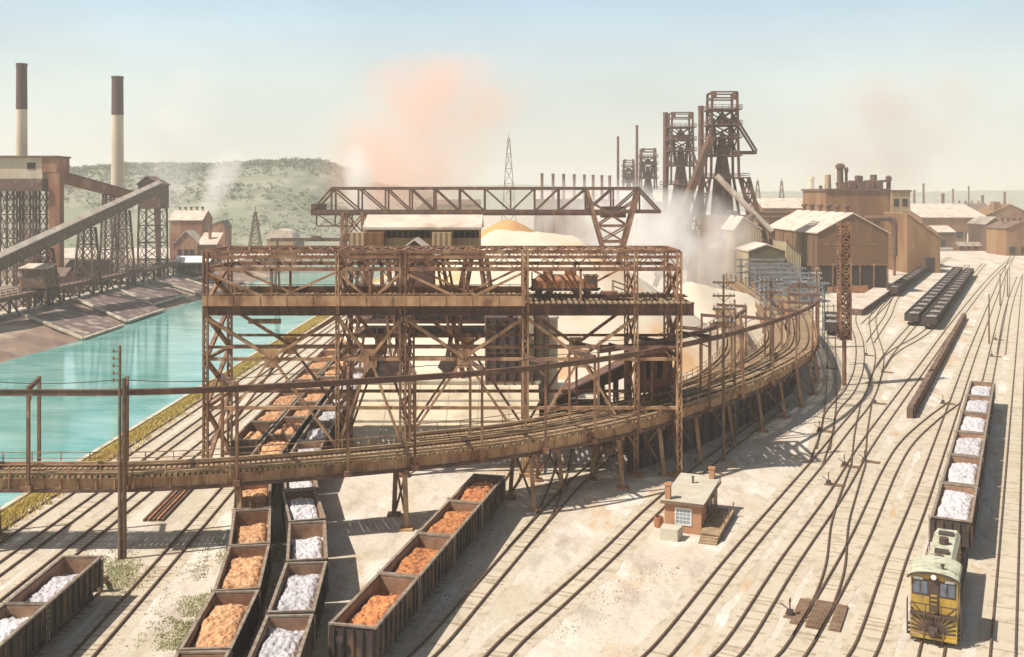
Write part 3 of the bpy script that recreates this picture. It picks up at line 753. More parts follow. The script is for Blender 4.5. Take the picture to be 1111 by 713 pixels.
def make_hopper(L, W, mt, inner, loadm, z0, hgt, seed, name, label, cat, ribs=9, detail=True, top=3.3, cover=.93):
    r = thing(name, label, cat)
    zb = 1.15; t = .1; hw = W/2; hl = L/2
    m = MB()                                           # outer shell
    for s in (-1, 1):
        m.box((s*hw-(t if s > 0 else 0), -hl, zb), (s*hw+(0 if s > 0 else t), hl, top-.02))
        for k in range(ribs+1):
            y = -hl+.12+(L-.24)*k/ribs
            m.box((min(s*hw+.003*s, s*(hw+.16)), y-.07, zb), (max(s*hw+.003*s, s*(hw+.16)), y+.07, top-.12))
        m.box((-hw+t, s*hl-(t if s > 0 else 0), zb), (hw-t, s*hl+(0 if s > 0 else t), top-.02))
        for k in range(5):
            x = -hw+.2+(W-.4)*k/4
            m.box((x-.06, min(s*hl+.003*s, s*(hl+.13)), zb), (x+.06, max(s*hl+.003*s, s*(hl+.13)), top-.12))
    b = m.build('body', mt, r)
    m = MB()
    for s in (-1, 1):
        m.box((s*(hw-t-.03)-.025, -hl+t+.06, zb+.1), (s*(hw-t-.03)+.025, hl-t-.06, top-.06))
        m.box((-hw+t+.06, s*(hl-t-.03)-.025, zb+.1), (hw-t-.06, s*(hl-t-.03)+.025, top-.06))
    m.box((-hw+t+.06, -hl+t+.06, zb+.02), (hw-t-.06, hl-t-.06, zb+.09)); m.build('lining', inner, r)
    m = MB()
    for s in (-1, 1):
        m.box((s*hw-.10, -hl-.12, top), (s*hw+.12, hl+.12, top+.13))
        m.box((-hw+.10, s*hl-.09, top+.002), (hw-.10, s*hl+.11, top+.128))
    m.build('rim', M['rim'] if detail else mt, r)
    if loadm: load_mesh(loadm, L-2*t-.14, W-2*t-.14, z0, hgt, seed, r, cover=cover)
    m = MB(); m.box((-.3, -hl-.15, .72), (.3, hl+.15, 1.14)); m.box((-hw+.2, -hl*.5, .85), (hw-.2, hl*.5, 1.14))
    m.build('underframe', M['hopper_dark'], r)
    for y in (-hl+1.5, hl-1.5):
        m = MB()
        for s in (-1, 1): m.box((s*.98-.07, y-1.1, .38), (s*.98+.07, y+1.1, .68))
        m.box((-.9, y-.2, .45), (.9, y+.2, .72))
        bg = m.build('bogie', M['hopper_dark'], r)
        if detail:
            for yy in (y-.8, y+.8):
                for s in (-1, 1): MB().cyl((s*.84, yy, .60), (s*.70, yy, .60), .41, n=14).build('wheel', M['wheel'], bg)
        else:
            m = MB()
            for yy in (y-.8, y+.8):
                for s in (-1, 1): m.cyl((s*.84, yy, .6), (s*.7, yy, .6), .41, n=8)
            m.build('wheelset', M['wheel'], bg)
    if detail:
        for s in (-1, 1):                               # grab ladders and hand brake
            m = MB(); x = s*(hw+.24); y = s*(hl-.35)
            for yy in (y-.2, y+.2): m.beam((x, yy, 1.0), (x, yy, top+.1), .045)
            for k in range(6): m.beam((x, y-.2, 1.15+k*.38), (x, y+.2, 1.15+k*.38), .04)
            m.build('grab_ladder', M['rim'], r)
        m = MB(); m.cyl((-.8, -hl-.32, 2.5), (-.8, -hl-.27, 2.5), .26, n=12); m.cyl((-.8, -hl-.27, 2.5), (-.8, -hl-.14, 2.5), .05, n=6); m.beam((-.8, -hl-.2, 1.1), (-.8, -hl-.2, 2.5), .05); m.build('brake_wheel', M['wheel'], r)
        for s in (-1, 1):
            m = MB(); m.beam((0, s*(hl+.1), .9), (0, s*(hl+.45), .9), .2, .26); m.build('coupler', M['wheel'], r)
    return r
def set_load(c, me):
    for ch in c.children:
        if ch.name.startswith('ore_load'): ch.data = me
PROTO = {}
LOADS = {}
def place_train(kind, path, s0, n, pitch, labels, group, loads=None):
    for i in range(n):
        if kind in PROTO and not PROTO[kind].get('used'):
            o = PROTO[kind]; o['used'] = 1; first = True
        else: o = copy_tree(PROTO[kind])
        t = s0+i*pitch+pitch/2
        a = path.at(t-pitch*.33); b = path.at(t+pitch*.33); p = (a+b)/2; u = (b-a).normalized()
        o.location = (p.x, p.y, 0); o.rotation_euler = (0, 0, atan2(-u.x, u.y))
        o['label'] = labels[min(i, len(labels)-1)]; o['group'] = group
        if loads: set_load(o, LOADS[loads[i % len(loads)]])
mk = lambda key, *a, **k: PROTO.__setitem__(key, make_hopper(*a, **k))
mk('or', 8.75, 3.0, M['hopper'], M['hopper_in'], M['ore_orange'], 2.3, .7, 1.3, 'ore_hopper', 'x', 'hopper car', cover=.9)
mk('ta', 8.9, 3.0, M['hopper'], M['hopper_in'], M['ore_tan'], 2.65, .7, 2.3, 'ore_hopper', 'x', 'hopper car', cover=.93)
mk('wh', 8.9, 2.9, M['hopper'], M['hopper_in'], M['stone_white'], 2.6, .7, 3.3, 'stone_hopper', 'x', 'hopper car', cover=.92)
mk('gw', 11.4, 3.05, M['hopper'], M['hopper_in'], M['stone_white'], 2.75, .6, 5.3, 'stone_gondola', 'x', 'gondola car', ribs=12, cover=.9)
mk('dk', 10.4, 3.0, M['hopper_dark'], M['hopper_dark'], M['load_grey'], 2.25, .35, 7.3, 'slag_car', 'x', 'rail car', ribs=7, detail=False, top=2.9, cover=.95)
for key, mt in (('or', 'ore_orange'), ('ta', 'ore_tan'), ('wh', 'stone_white')):
    base = [c for c in PROTO[key].children if c.name.startswith('ore_load')][0]
    LOADS[key+'0'] = base.data
    L0, W0 = {'or': (8.75, 3.0), 'ta': (8.9, 3.0), 'wh': (8.9, 2.9)}[key]
    for k, (z0, hg, cv) in enumerate(((2.2, .8, .74), (2.5, .75, .92), (2.6, .6, .95))):
        o = load_mesh(M[mt], L0-.34, W0-.34, z0, hg, 20+k*3.7+len(key), None, cover=cv)
        LOADS['%s%d' % (key, k+1)] = o.data; bpy.data.objects.remove(o)
base = [c for c in PROTO['gw'].children if c.name.startswith('ore_load')][0]; LOADS['gw0'] = base.data
for k, (z0, hg, cv) in enumerate(((2.55, .75, .9), (2.8, .6, .88))):
    o = load_mesh(M['stone_white'], 11.06, 2.71, z0, hg, 40+k*2.3, None, cover=cv); LOADS['gw%d' % (k+1)] = o.data; bpy.data.objects.remove(o)

# orange string in the middle
place_train('or', T1, T1.s_at_y(65.0), 4, 9.02, [
    'half-empty hopper with orange ore at the near end of the four-car string',
    'second of the four orange-ore hoppers, right behind the half-filled end car',
    'third of the four orange-ore hoppers, heaped full across the middle',
    'last of the four orange-ore hoppers, closest to the leg of the trestle'], 'string of four orange-ore hoppers', ['or1', 'or0', 'or3', 'or2'])
# tan string
tl = ['tan-ore hopper cut off by the lower picture edge in the left curved string', 'tan-ore hopper with an orange corner in its heap, second up the left curved string',
      'tan-ore hopper beside the first white car where the left string starts to bend', 'tan-ore hopper just in front of the trestle girder in the left string',
      'tan-ore hopper lying directly under the trestle deck in the left string', 'tan-ore hopper first seen beyond the trestle deck between black and white cars']
tl += ['distant tan-ore hopper in the middle string under the viaduct']
place_train('ta', T3, T3.s_at_y(52.2), 15, 9.35, tl, 'curved string of tan-ore hoppers', ['ta0', 'ta2', 'ta3', 'ta1', 'ta3'])
wl = ['white-stone hopper cut off by the lower picture edge beside the tan string', 'white-stone hopper filled to the rim, second up its curved string',
      'white-stone hopper with squared rusty rim where the white string bends', 'white-stone hopper with a bare dark pocket, last before the trestle girder',
      'white-stone hopper lying directly under the trestle deck', 'white-stone hopper first seen beyond the trestle deck']
wl += ['distant white-stone hopper in the right-hand string under the viaduct']
place_train('wh', T2, T2.s_at_y(57.4), 15, 9.6, wl, 'curved string of white-stone hoppers', ['wh0', 'wh3', 'wh1', 'wh2', 'wh0', 'wh3'])
# black string behind the trestle
bl = ['nearest hopper of the canal-side string behind the trestle, its black end facing the trestle', 'second hopper of the canal-side string behind the trestle', 'distant hopper of the canal-side string under the viaduct']
place_train('ta', T4, T4.s_at_y(114.5), 10, 9.35, bl, 'canal-side string of hoppers behind the trestle', ['ta1', 'ta3', 'ta0'])
# two white cars lower left
place_train('wh', TRACKS['t4s'], TRACKS['t4s'].s_at_y(50.6), 3, 9.0, [
    'white-stone hopper on the canal-side spur, lowest and cut off by the picture corner', 'middle white-stone hopper of the canal-side spur by the lower left corner',
    'white-stone hopper at the buffer stop end of the canal-side spur'], 'white-stone hoppers on the short canal-side spur', ['wh1', 'wh3', 'wh1'])
# white gondolas behind the yellow locomotive
GS = R0.s_at_y(86.3)
place_train('gw', R0, GS, 6, 11.95, ['white gondola coupled right behind the yellow locomotive', 'second white gondola behind the yellow locomotive', 'third white gondola behind the yellow locomotive',
    'fourth white gondola behind the yellow locomotive', 'next to last white gondola in the yellow locomotive train', 'last white gondola at the tail of the yellow locomotive train'],
    'white gondolas of the yellow locomotive train', ['gw0', 'gw1', 'gw2', 'gw0', 'gw2', 'gw1'])
# dark rows in the upper right yard
for key, n, (sx, sy), lab in (('r7', 16, (989, 354), 'upper'), ('r8', 16, (1008, 358), 'lower'), ('r8b', 15, (968, 322), 'far')):
    a = G(sx, sy); u = V((.4545, .8907, 0))
    pa = Path([a+u*(3*i) for i in range(90)])
    nm = {'upper': ('sooty open car at the near end of the left of two long dark strings', 'sooty open car inside the left one of the two long dark strings'),
          'lower': ('sooty open car at the near end of the right of two long dark strings', 'sooty open car inside the right one of the two long dark strings'),
          'far': ('sooty open car at the near end of the dark string along the mill wall', 'sooty open car inside the dark string along the mill wall')}[lab]
    place_train('dk', pa, 0, n, 11., list(nm), {'upper': 'left dark string of open cars', 'lower': 'right dark string of open cars', 'far': 'dark string of open cars along the mill'}[lab])
# lone car on the straight track beside the mast
place_train('dk', TRACKS['r6'], TRACKS['r6'].s_at_y(223), 2, 11.2, ['single dark open car standing on the straight track right beside the lattice mast', 'second dark open car behind the single one next to the lattice mast'], 'pair of cars beside the lattice mast')
for p in PROTO.values():
    if 'used' in p: del p['used']
for o in list(COL.objects):
    if 'used' in o: del o['used']

# ================================================================== YELLOW SWITCHING LOCOMOTIVE (cab end towards the camera)
u = V((.4545, .8907, 0)); lp = V((28.9, 69.6, 0))+u*.35
r = thing('switching_locomotive', 'yellow and dark brown switching locomotive with striped end, heading the white gondolas', 'locomotive', lp, -radians(27))
LL = 14.9
m = MB(); m.box((-1.45, .35, .95), (1.45, LL, 1.42)); m.build('frame', M['loco_dark'], r)
# striped end sheet
m = MB(); m.box((-1.5, 0, .62), (1.5, .30, 2.05)); pl = m.build('end_sheet', M['loco_yellow'], r)
m = MB()
for k in range(8):
    for s in (-1, 1):
        an = radians(4+k*12); dx, dz = cos(an), sin(an); R_ = min(1.44/max(dx, .01), 1.18/max(dz, .01))
        m.beam((s*.34*dx, -.008, .84+.34*dz), (s*R_*dx, -.008, .84+R_*dz), .15, .015, up=(0, 1, 0))
m.build('hazard_stripes', M['loco_dark'], pl)
m = MB(); m.box((-1.5, -.28, .45), (1.5, .0, .6)); m.build('footstep', M['loco_yellow'], r)
m = MB(); m.box((-.28, -.55, .78), (.28, -.02, 1.25)); m.box((-.14, -.8, .88), (.14, -.5, 1.15)); m.build('coupler', M['wheel'], r)
# cab
cz0, cz1 = 1.45, 4.35
poly = [(-1.5, 0, cz0), (1.5, 0, cz0), (1.5, 0, cz1)]+[(1.5*cos(a), 0, cz1+.42*sin(a)) for a in [pi*i/10 for i in range(1, 10)]]+[(-1.5, 0, cz1)]
m = MB(); m.prism([(p[0], .42, p[2]) for p in poly], (0, 3.1, 0)); cab = m.build('cab', M['loco_yellow'], r)
m = MB()
for i in range(10):
    a, b = pi*i/10, pi*(i+1)/10
    q = lambda k, rr, y: (1.62*cos(k), y, cz1+.46*sin(k)+(rr-1)+.02)
    m.add([q(a, 1.0, .15), q(b, 1.0, .15), q(b, 1.0, 3.8), q(a, 1.0, 3.8), q(a, 1.1, .15), q(b, 1.1, .15), q(b, 1.1, 3.8), q(a, 1.1, 3.8)],
          [(0, 1, 2, 3), (7, 6, 5, 4), (0, 4, 5, 1), (3, 2, 6, 7), (0, 3, 7, 4), (1, 5, 6, 2)])
m.build('cab_roof', M['loco_roof'], r)
m = MB(); m.box((-1.42, .395, 3.18), (1.42, .418, 4.30)); m.build('window_band', M['loco_dark'], cab)
for x0, x1 in ((-1.32, -.92), (-.82, -.42), (.42, .82), (.92, 1.32)):
    w = MB().box((x0, .37, 3.3), (x1, .392, 4.15)).build('window', M['glass_cab'], cab)
m = MB(); m.box((-.3, .34, 1.5), (.3, .39, 4.45)); d = m.build('door', M['loco_dark'], cab)
m = MB()
for k in range(6): m.box((-.2, .32, 1.7+k*.3), (.2, .337, 1.83+k*.3))
m.build('door_louvre', M['loco_yellow'], d)
MB().cyl((0, .38, 4.62), (0, .1, 4.62), .19, n=14).build('headlight', M['white'], r)
for s in (-1, 1):
    m = MB()
    for k in range(3):      # V-shaped dark livery bands that rise to the corners
        m.beam((s*(.42+k*.36), .405, 1.6), (s*(1.46), .405, 1.75+(2-k)*.45), .02, .07)
    m.build('livery_band', M['loco_dark'], cab)
    m = MB(); m.box((s*1.5-.02, 1.0, 3.1), (s*1.5+.02, 2.9, 4.1)); m.build('window', M['glass'], cab)
m = MB()
for i in range(10):
    a, b = pi*i/10, pi*(i+1)/10
    m.add([(rr*cos(t), yy, cz1+(rr-1.16)*sin(t)+.0) for yy in (.10, .16) for t, rr in ((a, 1.58), (b, 1.58), (b, 1.76), (a, 1.76))], [(0, 1, 2, 3), (7, 6, 5, 4), (0, 4, 5, 1), (3, 2, 6, 7), (0, 3, 7, 4), (1, 5, 6, 2)])
m.build('roof_brow', M['loco_dark'], r)
m = MB(); m.beam((-1.45, -.12, 2.75), (1.45, -.12, 2.75), .06)
for x in (-1.45, -.5, .5, 1.45): m.beam((x, -.12, 2.0), (x, -.12, 2.75), .06)
m.box((-1.5, -.2, 1.98), (1.5, .38, 2.06)); m.build('handrail', M['loco_dark'], r)
m = MB(); m.box((-.26, -.15, 2.4), (.26, .0, 2.72)); m.build('marker_box', M['loco_dark'], r)
m = MB()
for s in (-1, 1):
    m.beam((s*.62, -.32, .75), (s*.62, -.02, .95), .07); m.beam((s*.62, -.32, .75), (s*.56, -.36, .3), .06)
m.build('air_hose', M['wheel'], r)
for s in (-1, 1):
    m = MB()
    for k in range(3): m.box((s*1.62-.12, .05, .45+k*.32), (s*1.62+.12, .55, .49+k*.32))
    m.beam((s*1.72, .05, .45), (s*1.72, .05, 2.9), .05); m.beam((s*1.72, .55, .45), (s*1.72, .55, 2.9), .05); m.build('corner_steps', M['loco_dark'], r)
    m = MB(); m.beam((s*.86, .36, 4.1), (s*.7, .36, 3.5), .03); m.build('wiper', M['wheel'], cab)
    m = MB(); m.box((s*1.02-.3, .36, 4.24), (s*1.02+.3, .394, 4.42)); m.build('marker_light_board', M['white'], cab)
m = MB(); m.lathe([(.05, 0), (.06, .12), (.16, .4)], (.5, 1.2, cz1+.5), 9); m.box((.3, 1.1, cz1+.42), (.7, 1.3, cz1+.5)); m.build('horn', M['loco_dark'], r)
m = MB()
for k in range(7): m.box((-.6, 3.535, 2.0+k*.2), (.6, 3.545, 2.1+k*.2))
m.build('grille', M['loco_dark'], r)
# long hood
m = MB(); m.prism([(-.95, 3.55, 1.43), (.95, 3.55, 1.43), (.95, 3.55, 3.55), (.7, 3.55, 3.85), (-.7, 3.55, 3.85), (-.95, 3.55, 3.55)], (0, LL-4.6, 0)); hood = m.build('hood', M['loco_yellow'], r)
m = MB(); m.prism([(-.98, 3.8, 3.56), (-.72, 3.8, 3.88), (.72, 3.8, 3.88), (.98, 3.8, 3.56), (.72, 3.8, 3.95), (-.72, 3.8, 3.95)], (0, LL-5., 0)); m.build('hood_roof', M['loco_roof'], hood)
for y, w_, h_ in ((5.2, .35, .55), (7.6, .5, .22), (9.8, .35, .5), (12.2, .55, .2)):
    m = MB(); m.box((-w_, y-.35, 3.953), (w_, y+.35, 3.953+h_)) if h_ < .4 else m.cyl((0, y, 3.95), (0, y, 3.95+h_), w_, n=12)
    m.build('exhaust_stack' if h_ > .4 else 'roof_hatch', M['loco_dark'], hood)
for k in range(8):
    for s in (-1, 1): MB().box((s*.965-.012, 4.1+k*1.15, 1.8), (s*.965+.012, 5.0+k*1.15, 3.2)).build('hood_door', M['loco_dark'] if k in (5, 6) else M['loco_yellow'], hood)
for s in (-1, 1):
    m = MB(); m.box((s*.95 if s > 0 else -1.48, 3.55, 1.43), (1.48 if s > 0 else -.95, LL, 1.5)); m.beam((s*1.42, 3.6, 2.5), (s*1.42, LL, 2.5), .06)
    for k in range(8): m.beam((s*1.42, 3.7+k*1.55, 1.5), (s*1.42, 3.7+k*1.55, 2.5), .06)
    m.build('footplate', M['loco_dark'], r)
for y in (2.8, LL-2.6):
    m = MB()
    for s in (-1, 1): m.box((s*.98-.08, y-1.5, .4), (s*.98+.08, y+1.5, .85))
    m.box((-.9, y-.3, .5), (.9, y+.3, .9)); bg = m.build('bogie', M['loco_dark'], r)
    for yy in (y-1.1, y+1.1):
        for s in (-1, 1): MB().cyl((s*.84, yy, .68), (s*.70, yy, .68), .48, n=16).build('wheel', M['wheel'], bg)

# ================================================================== BRICK HUT
b = G(721, 576); a = radians(-22)
r = thing('brick_hut', 'small flat-roofed orange brick hut with two chimneys beside the curved yard track', 'hut', b, a)
W_, D_, Hh = 3.4, 7.9, 2.65
m = MB()
m.box((0, 0, 0), (W_, .25, Hh)); m.box((0, D_-.25, 0), (W_, D_, Hh+.35)); m.prism([(0, .25, 0), (0, D_-.25, 0), (0, D_-.25, Hh+.33), (0, .25, Hh)], (.25, 0, 0)); m.prism([(W_-.25, .25, 0), (W_-.25, D_-.25, 0), (W_-.25, D_-.25, Hh+.33), (W_-.25, .25, Hh)], (.25, 0, 0))
wl_ = m.build('wall', M['brick'], r)
m = MB(); m.prism([(-.3, -.35, Hh+.02), (-.3, D_+.3, Hh+.40), (-.3, D_+.3, Hh+.62), (-.3, -.35, Hh+.24)], (W_+.6, 0, 0)); rf = m.build('roof', M['roof_grey'], r)
m = MB(); m.box((-.32, -.37, Hh-.02), (W_+.32, -.35, Hh+.28)); m.box((W_+.30, -.35, Hh), (W_+.33, D_+.3, Hh+.3)); m.build('fascia', M['roof_dark'], r)
for x, y in ((.25, .35), (W_-.45, D_-.5)):
    m = MB(); m.box((x-.25, y-.25, Hh+.1), (x+.25, y+.25, Hh+1.55)); m.box((x-.32, y-.32, Hh+1.55), (x+.32, y+.32, Hh+1.7)); m.build('chimney', M['brick'], r)
m = MB(); m.cyl((1.5, 5.4, Hh+.4), (1.5, 5.4, Hh+1.1), .1, n=8); m.cyl((1.5, 5.4, Hh+1.1), (1.5, 5.4, Hh+1.2), .22, .05, n=8); m.build('roof_vent', M['steel_dark'], r)
m = MB(); x0, x1, z0, z1 = 1.1, 2.4, .85, 2.2
for (p, q) in (((x0-.12, z0-.12), (x1+.12, z0)), ((x0-.12, z1), (x1+.12, z1+.12)), ((x0-.12, z0), (x0, z1)), ((x1, z0), (x1+.12, z1))): m.box((p[0], -.06, p[1]), (q[0], -.003, q[1]))
for k in (1, 2, 3): m.box((x0+(x1-x0)*k/4-.025, -.05, z0), (x0+(x1-x0)*k/4+.025, -.012, z1))
for k in (1, 2, 3): m.box((x0, -.048, z0+(z1-z0)*k/4-.025), (x1, -.013, z0+(z1-z0)*k/4+.025))
w = m.build('window', M['white'], r)
MB().box((x0, -.011, z0), (x1, -.004, z1)).build('pane', M['glass_pale'], w)
m = MB(); m.box((-.06, .7, .05), (-.003, 1.65, 2.05)); d = m.build('door', M['white'], r); MB().box((-.1, 1.45, 1.05), (-.062, 1.52, 1.15)).build('handle', M['steel_dark'], d)
for y in (2.3, 4.6):
    w = MB().box((W_+.003, y, 1.1), (W_+.06, y+1.2, 2.1)).build('window', M['wall_dark'], r); MB().box((W_+.062, y+.1, 1.2), (W_+.07, y+1.1, 2.)).build('pane', M['glass'], w)
hut_rz, hut_p = a, b
def hut(x, y, z=0): return V((b.x+x*cos(a)-y*sin(a), b.y+x*sin(a)+y*cos(a), z))
r = thing('loading_ramp', 'low wooden step platform along the shaded side of the brick hut', 'platform', hut(W_+.8, 3.2), a)
m = MB()
for k in range(18): m.box((-.7, -4.4+k*.44, .55), (1.1, -4.0+k*.44, .68))
m.build('deck', M['deck'], r)
m = MB(); m.box((.95, -4.4, 0), (1.08, 3.5, .54)); m.box((-.66, -4.4, 0), (-.5, 3.5, .54)); m.box((-.5, -4.38, 0), (.95, -4.26, .54)); m.build('side_board', M['wall_dark'], r)
for k in range(3): MB().box((-.6, -4.75-.35*k, 0), (1., -4.42-.35*k, .45-.15*k)).build('step', M['deck'], r)
for k in range(3): MB().beam((1.02, -1.5+k*2.3, .54), (1.02, -1.5+k*2.3, 1.5), .1).build('post', M['timber'], r)
r = thing('stacked_boards', 'few rusty boards leaning in the shade against the brick hut', 'boards', hut(W_+.35, 3.3, .68), a)
for k in range(3):
    MB().beam((-.1+.1*k, -1.6+k*.3, .1), (.1, 1.5+k*.2, .35+.15*k), .22, .07).build('board', M['orange_car'], r)
o = MB(hut(.95, -1.9)); p = [hut(.2, -2.6), hut(1.8, -2.6), hut(1.95, -1.1), hut(.1, -1.1)]; o.prism(p, (0, 0, 1.05)); ob = o.build('concrete_block', M['concrete']); ob.location = o.org
tag(ob, 'big pale concrete block lying in front of the brick hut', 'block')
o = MB(hut(-.75, .9)); o.lathe([(.42, 0), (.47, .4), (.42, .95), (.36, .97), (.36, .6)], hut(-.75, .9), 12); ob = o.build('rusty_drum', M['orange_car']); ob.location = o.org
tag(ob, 'small rusty drum standing at the white door of the brick hut', 'drum')
# rubble trail towards the lower edge
m = MB()
for k in range(170):
    t = random.random(); c = G(738-145*t+random.gauss(0, 14), 612+78*t+random.gauss(0, 7)); s = random.uniform(.04, .14)*(1.6 if random.random() < .08 else 1)
    q = [c+V((random.uniform(-1, 1)*s, random.uniform(-1, 1)*s, random.uniform(-.2, .9)*s)) for _ in range(6)]
    q[0] = c+V((0, 0, s)); n0 = len(m.v); m.v += [c+V((s, 0, 0)), c+V((0, s, 0)), c+V((-s, 0, 0)), c+V((0, -s*.9, 0)), q[0], c+V((0, 0, -.05))]
    for f in ((0, 1, 4), (1, 2, 4), (2, 3, 4), (3, 0, 4)): m.f.append(tuple(n0+i for i in f))
tag(m.build('rubble', M['concrete']), 'thin trail of pale broken stone running from the brick hut to the lower edge', 'rubble', kind='stuff')

# ================================================================== SMALL YARD THINGS
r = thing('rail_bundle', 'bundle of spare rusty rails lying on the ground between the canal-side tracks', 'rails', G(182, 548))
a_, b_ = G(166, 566)-r.location, G(200, 531)-r.location
n_ = V((b_-a_).normalized()); n_ = V((n_.y, -n_.x, 0))
for k in range(5):
    MB().beam(a_+n_*(.42*k-.84)+V((0, 0, .12+.04*(k % 2))), b_+n_*(.42*k-.84)+V((0, 0, .12+.04*(k % 2))), .2, .22).build('loose_rail', M['orange_car'] if k % 2 else M['rail'], r)
r = thing('buffer_stop', 'weathered timber buffer stop at the end of the canal-side spur behind the white hoppers', 'buffer stop', (-32.9, 79.2, 0))
m = MB(); m.box((-1.3, -.2, .8), (1.3, .2, 1.25)); m.build('bumper_beam', M['timber'], r)
for s in (-.75, .75):
    m = MB(); m.beam((s, 0, 0), (s, 0, 1.3), .28); m.beam((s, .1, 1.), (s, 1.7, 0), .24); m.build('post', M['timber'], r)
SW = [(940, 386, 'beside the track bend right of the lattice mast foot'), (958, 404, 'on the outside of the first bend right of the lattice mast'), (949, 438, 'at the points just below the two bends right of the mast'),
      (889, 468, 'at the points beside the trestle shadow'), (938, 501, 'by the crossover in the middle of the right-hand fan'), (916, 506, 'left of the crossover in the middle of the right-hand fan'),
      (899, 526, 'below the crossover in the open ground of the right-hand fan'), (1023, 438, 'where the curved track joins the one beside the gondolas'), (1080, 369, 'on the pale sidings above the tail of the gondola train'),
      (1076, 387, 'on the pale sidings closest to the tail of the gondola train'), (857, 669, 'beside the plank crossing near the yellow locomotive'), (898, 400, 'on the straight track left of the lattice mast foot')]
for x, y, where in SW:
    r = thing('switch_stand', 'dark switch stand '+where, 'switch stand', G(x, y), -radians(27), 'switch stands of the yard')
    m = MB(); m.box((-.4, -.45, 0), (1.7, -.2, .12)); m.box((-.4, .2, 0), (1.7, .45, .12)); m.build('base_timber', M['timber'], r)
    m = MB(); m.box((-.22, -.22, .12), (.22, .22, .5)); m.cyl((0, 0, .5), (0, 0, 1.25), .05, n=8); m.build('stand', M['hopper_dark'], r)
    m = MB(); m.box((-.02, -.3, 1.0), (.02, .3, 1.35)); m.build('target', M['orange_car'], r)
    m = MB(); m.beam((0, .2, .35), (-.75, .35, .75), .06); m.build('lever', M['hopper_dark'], r)
r = thing('plank_crossing', 'patch of worn crossing planks laid between rails left of the yellow locomotive', 'crossing', G(889, 668), -radians(25))
for k in range(7): MB().box((-.62+k*.178, -2.6, .02), (-.62+k*.178+.15, 2.6, .17)).build('plank', M['timber'], r)
m = MB()
for s in (-1, 1): m.box((s*1.35-.4, -2.4, .02), (s*1.35+.4, 2.4, .16))
m.build('outer_plank', M['timber'], r)
# dark timber retaining wall along the gondola track and the pale loading platform
def low_wall(name, label, cat, p, q, h0, h1, w, mt, topm=None):
    u = (q-p).normalized(); n = V((-u.y, u.x, 0)); L = (q-p).length
    r = thing(name, label, cat, p); m = MB(p); k = 0; st = 1.6
    while k < L:
        e = min(L, k+st); hh = (h0+(h1-h0)*k/L)*random.uniform(.93, 1.05)
        a, b2 = p+u*k, p+u*(e-.04)
        m.prism([a-n*w/2, a+n*w/2, b2+n*w/2, b2-n*w/2], (0, 0, hh)); k = e
    m.build('wall', mt, r)
    if topm:
        m = MB(p); m.prism([p-n*(w/2+.3)+V((0, 0, h0*1.06)), p+n*(w/2+.3)+V((0, 0, h0*1.06)), q+n*(w/2+.3)+V((0, 0, h1*1.06)), q-n*(w/2+.3)+V((0, 0, h1*1.06))], (0, 0, .2)); m.build('coping', topm, r)
    else:
        m = MB(p); k = .8
        while k < L: m.beam(p+u*k-n*(w/2+.12), p+u*k-n*(w/2+.12)+V((0, 0, h0*.9)), .25); k += 2.4
        m.build('buttress_posts', mt, r)
low_wall('retaining_wall', 'long low ore-stained timber wall between the yard tracks above the gondola train', 'wall', G(987, 454), G(1046, 346), 1.5, 1.5, .8, M['wall_dark'])
low_wall('loading_platform', 'low loading platform with pale flat top in front of the big mill shed', 'platform', G(924, 342), G(958, 319), 1.5, 1.6, 5., M['wall_dark'], M['roof_pale'])
# ore and stone spilt along the loading tracks
for nm, lab, pth, off, n, mt in (('spilled_ore', 'thin scatter of orange ore spilt along the four-car string', T1, 1.9, 420, 'ore_orange'), ('spilled_ore', 'thin scatter of tan ore spilt along the left curved string', T3, -1.9, 520, 'ore_tan'), ('spilled_stone', 'thin scatter of white stone spilt along the yellow locomotive train', R0, -1.95, 500, 'stone_white')):
    m = MB()
    for k in range(n):
        t = random.uniform(4, 75 if pth is not R0 else 90); p = pth.at(t); u_ = pth.tan(t); o_ = off*random.choice((1, 1, -1))+random.gauss(0, .35)
        c = p+V((-u_.y, u_.x, 0))*o_; s = random.uniform(.03, .11)
        n0 = len(m.v); m.v += [c+V((s, 0, 0)), c+V((0, s*1.2, 0)), c+V((-s, .2*s, 0)), c+V((0, -s*.9, 0)), c+V((.2*s, 0, s*.9))]
        for f in ((0, 1, 4), (1, 2, 4), (2, 3, 4), (3, 0, 4)): m.f.append(tuple(n0+i for i in f))
    tag(m.build(nm, M[mt]), lab, 'spilt load', kind='stuff')
# weeds (nobody could count them)
def tufts(name, label, spots, n, mt, hmax):
    m = MB()
    for k in range(n):
        c = spots()
        for j in range(random.randint(3, 6)):
            an = random.uniform(0, 2*pi); l = random.uniform(.25, 1)*hmax; q = c+V((random.gauss(0, .15), random.gauss(0, .15), 0))
            w = V((cos(an), sin(an), 0))*.05; t = V((cos(an+1.3), sin(an+1.3), 0))*l*.5
            i = len(m.v); m.v += [q-w, q+w, q+t+V((0, 0, l))]; m.f.append((i, i+1, i+2))
    tag(m.build(name, mt), label, 'weeds', kind='stuff')
M['weed'] = mat('dry_weeds', (.40, .40, .20), (.50, .46, .26), .3, .9)
M['grass_y'] = mat('yellow_bank_grass', (.62, .47, .13), (.46, .37, .11), .2, .9)
def sp1():
    y = random.uniform(575, 705); x = 318-(y-575)*.62+random.gauss(-28, 26); g = G(x, y)
    while abs(noise.noise(V((g.x*.2, g.y*.2, 3)))) < .1: y = random.uniform(575, 705); x = 318-(y-575)*.62+random.gauss(-28, 26); g = G(x, y)
    return g
tufts('weeds', 'thin green weeds on the pale ground left of the tan-ore string', sp1, 5000, M['weed'], .17)
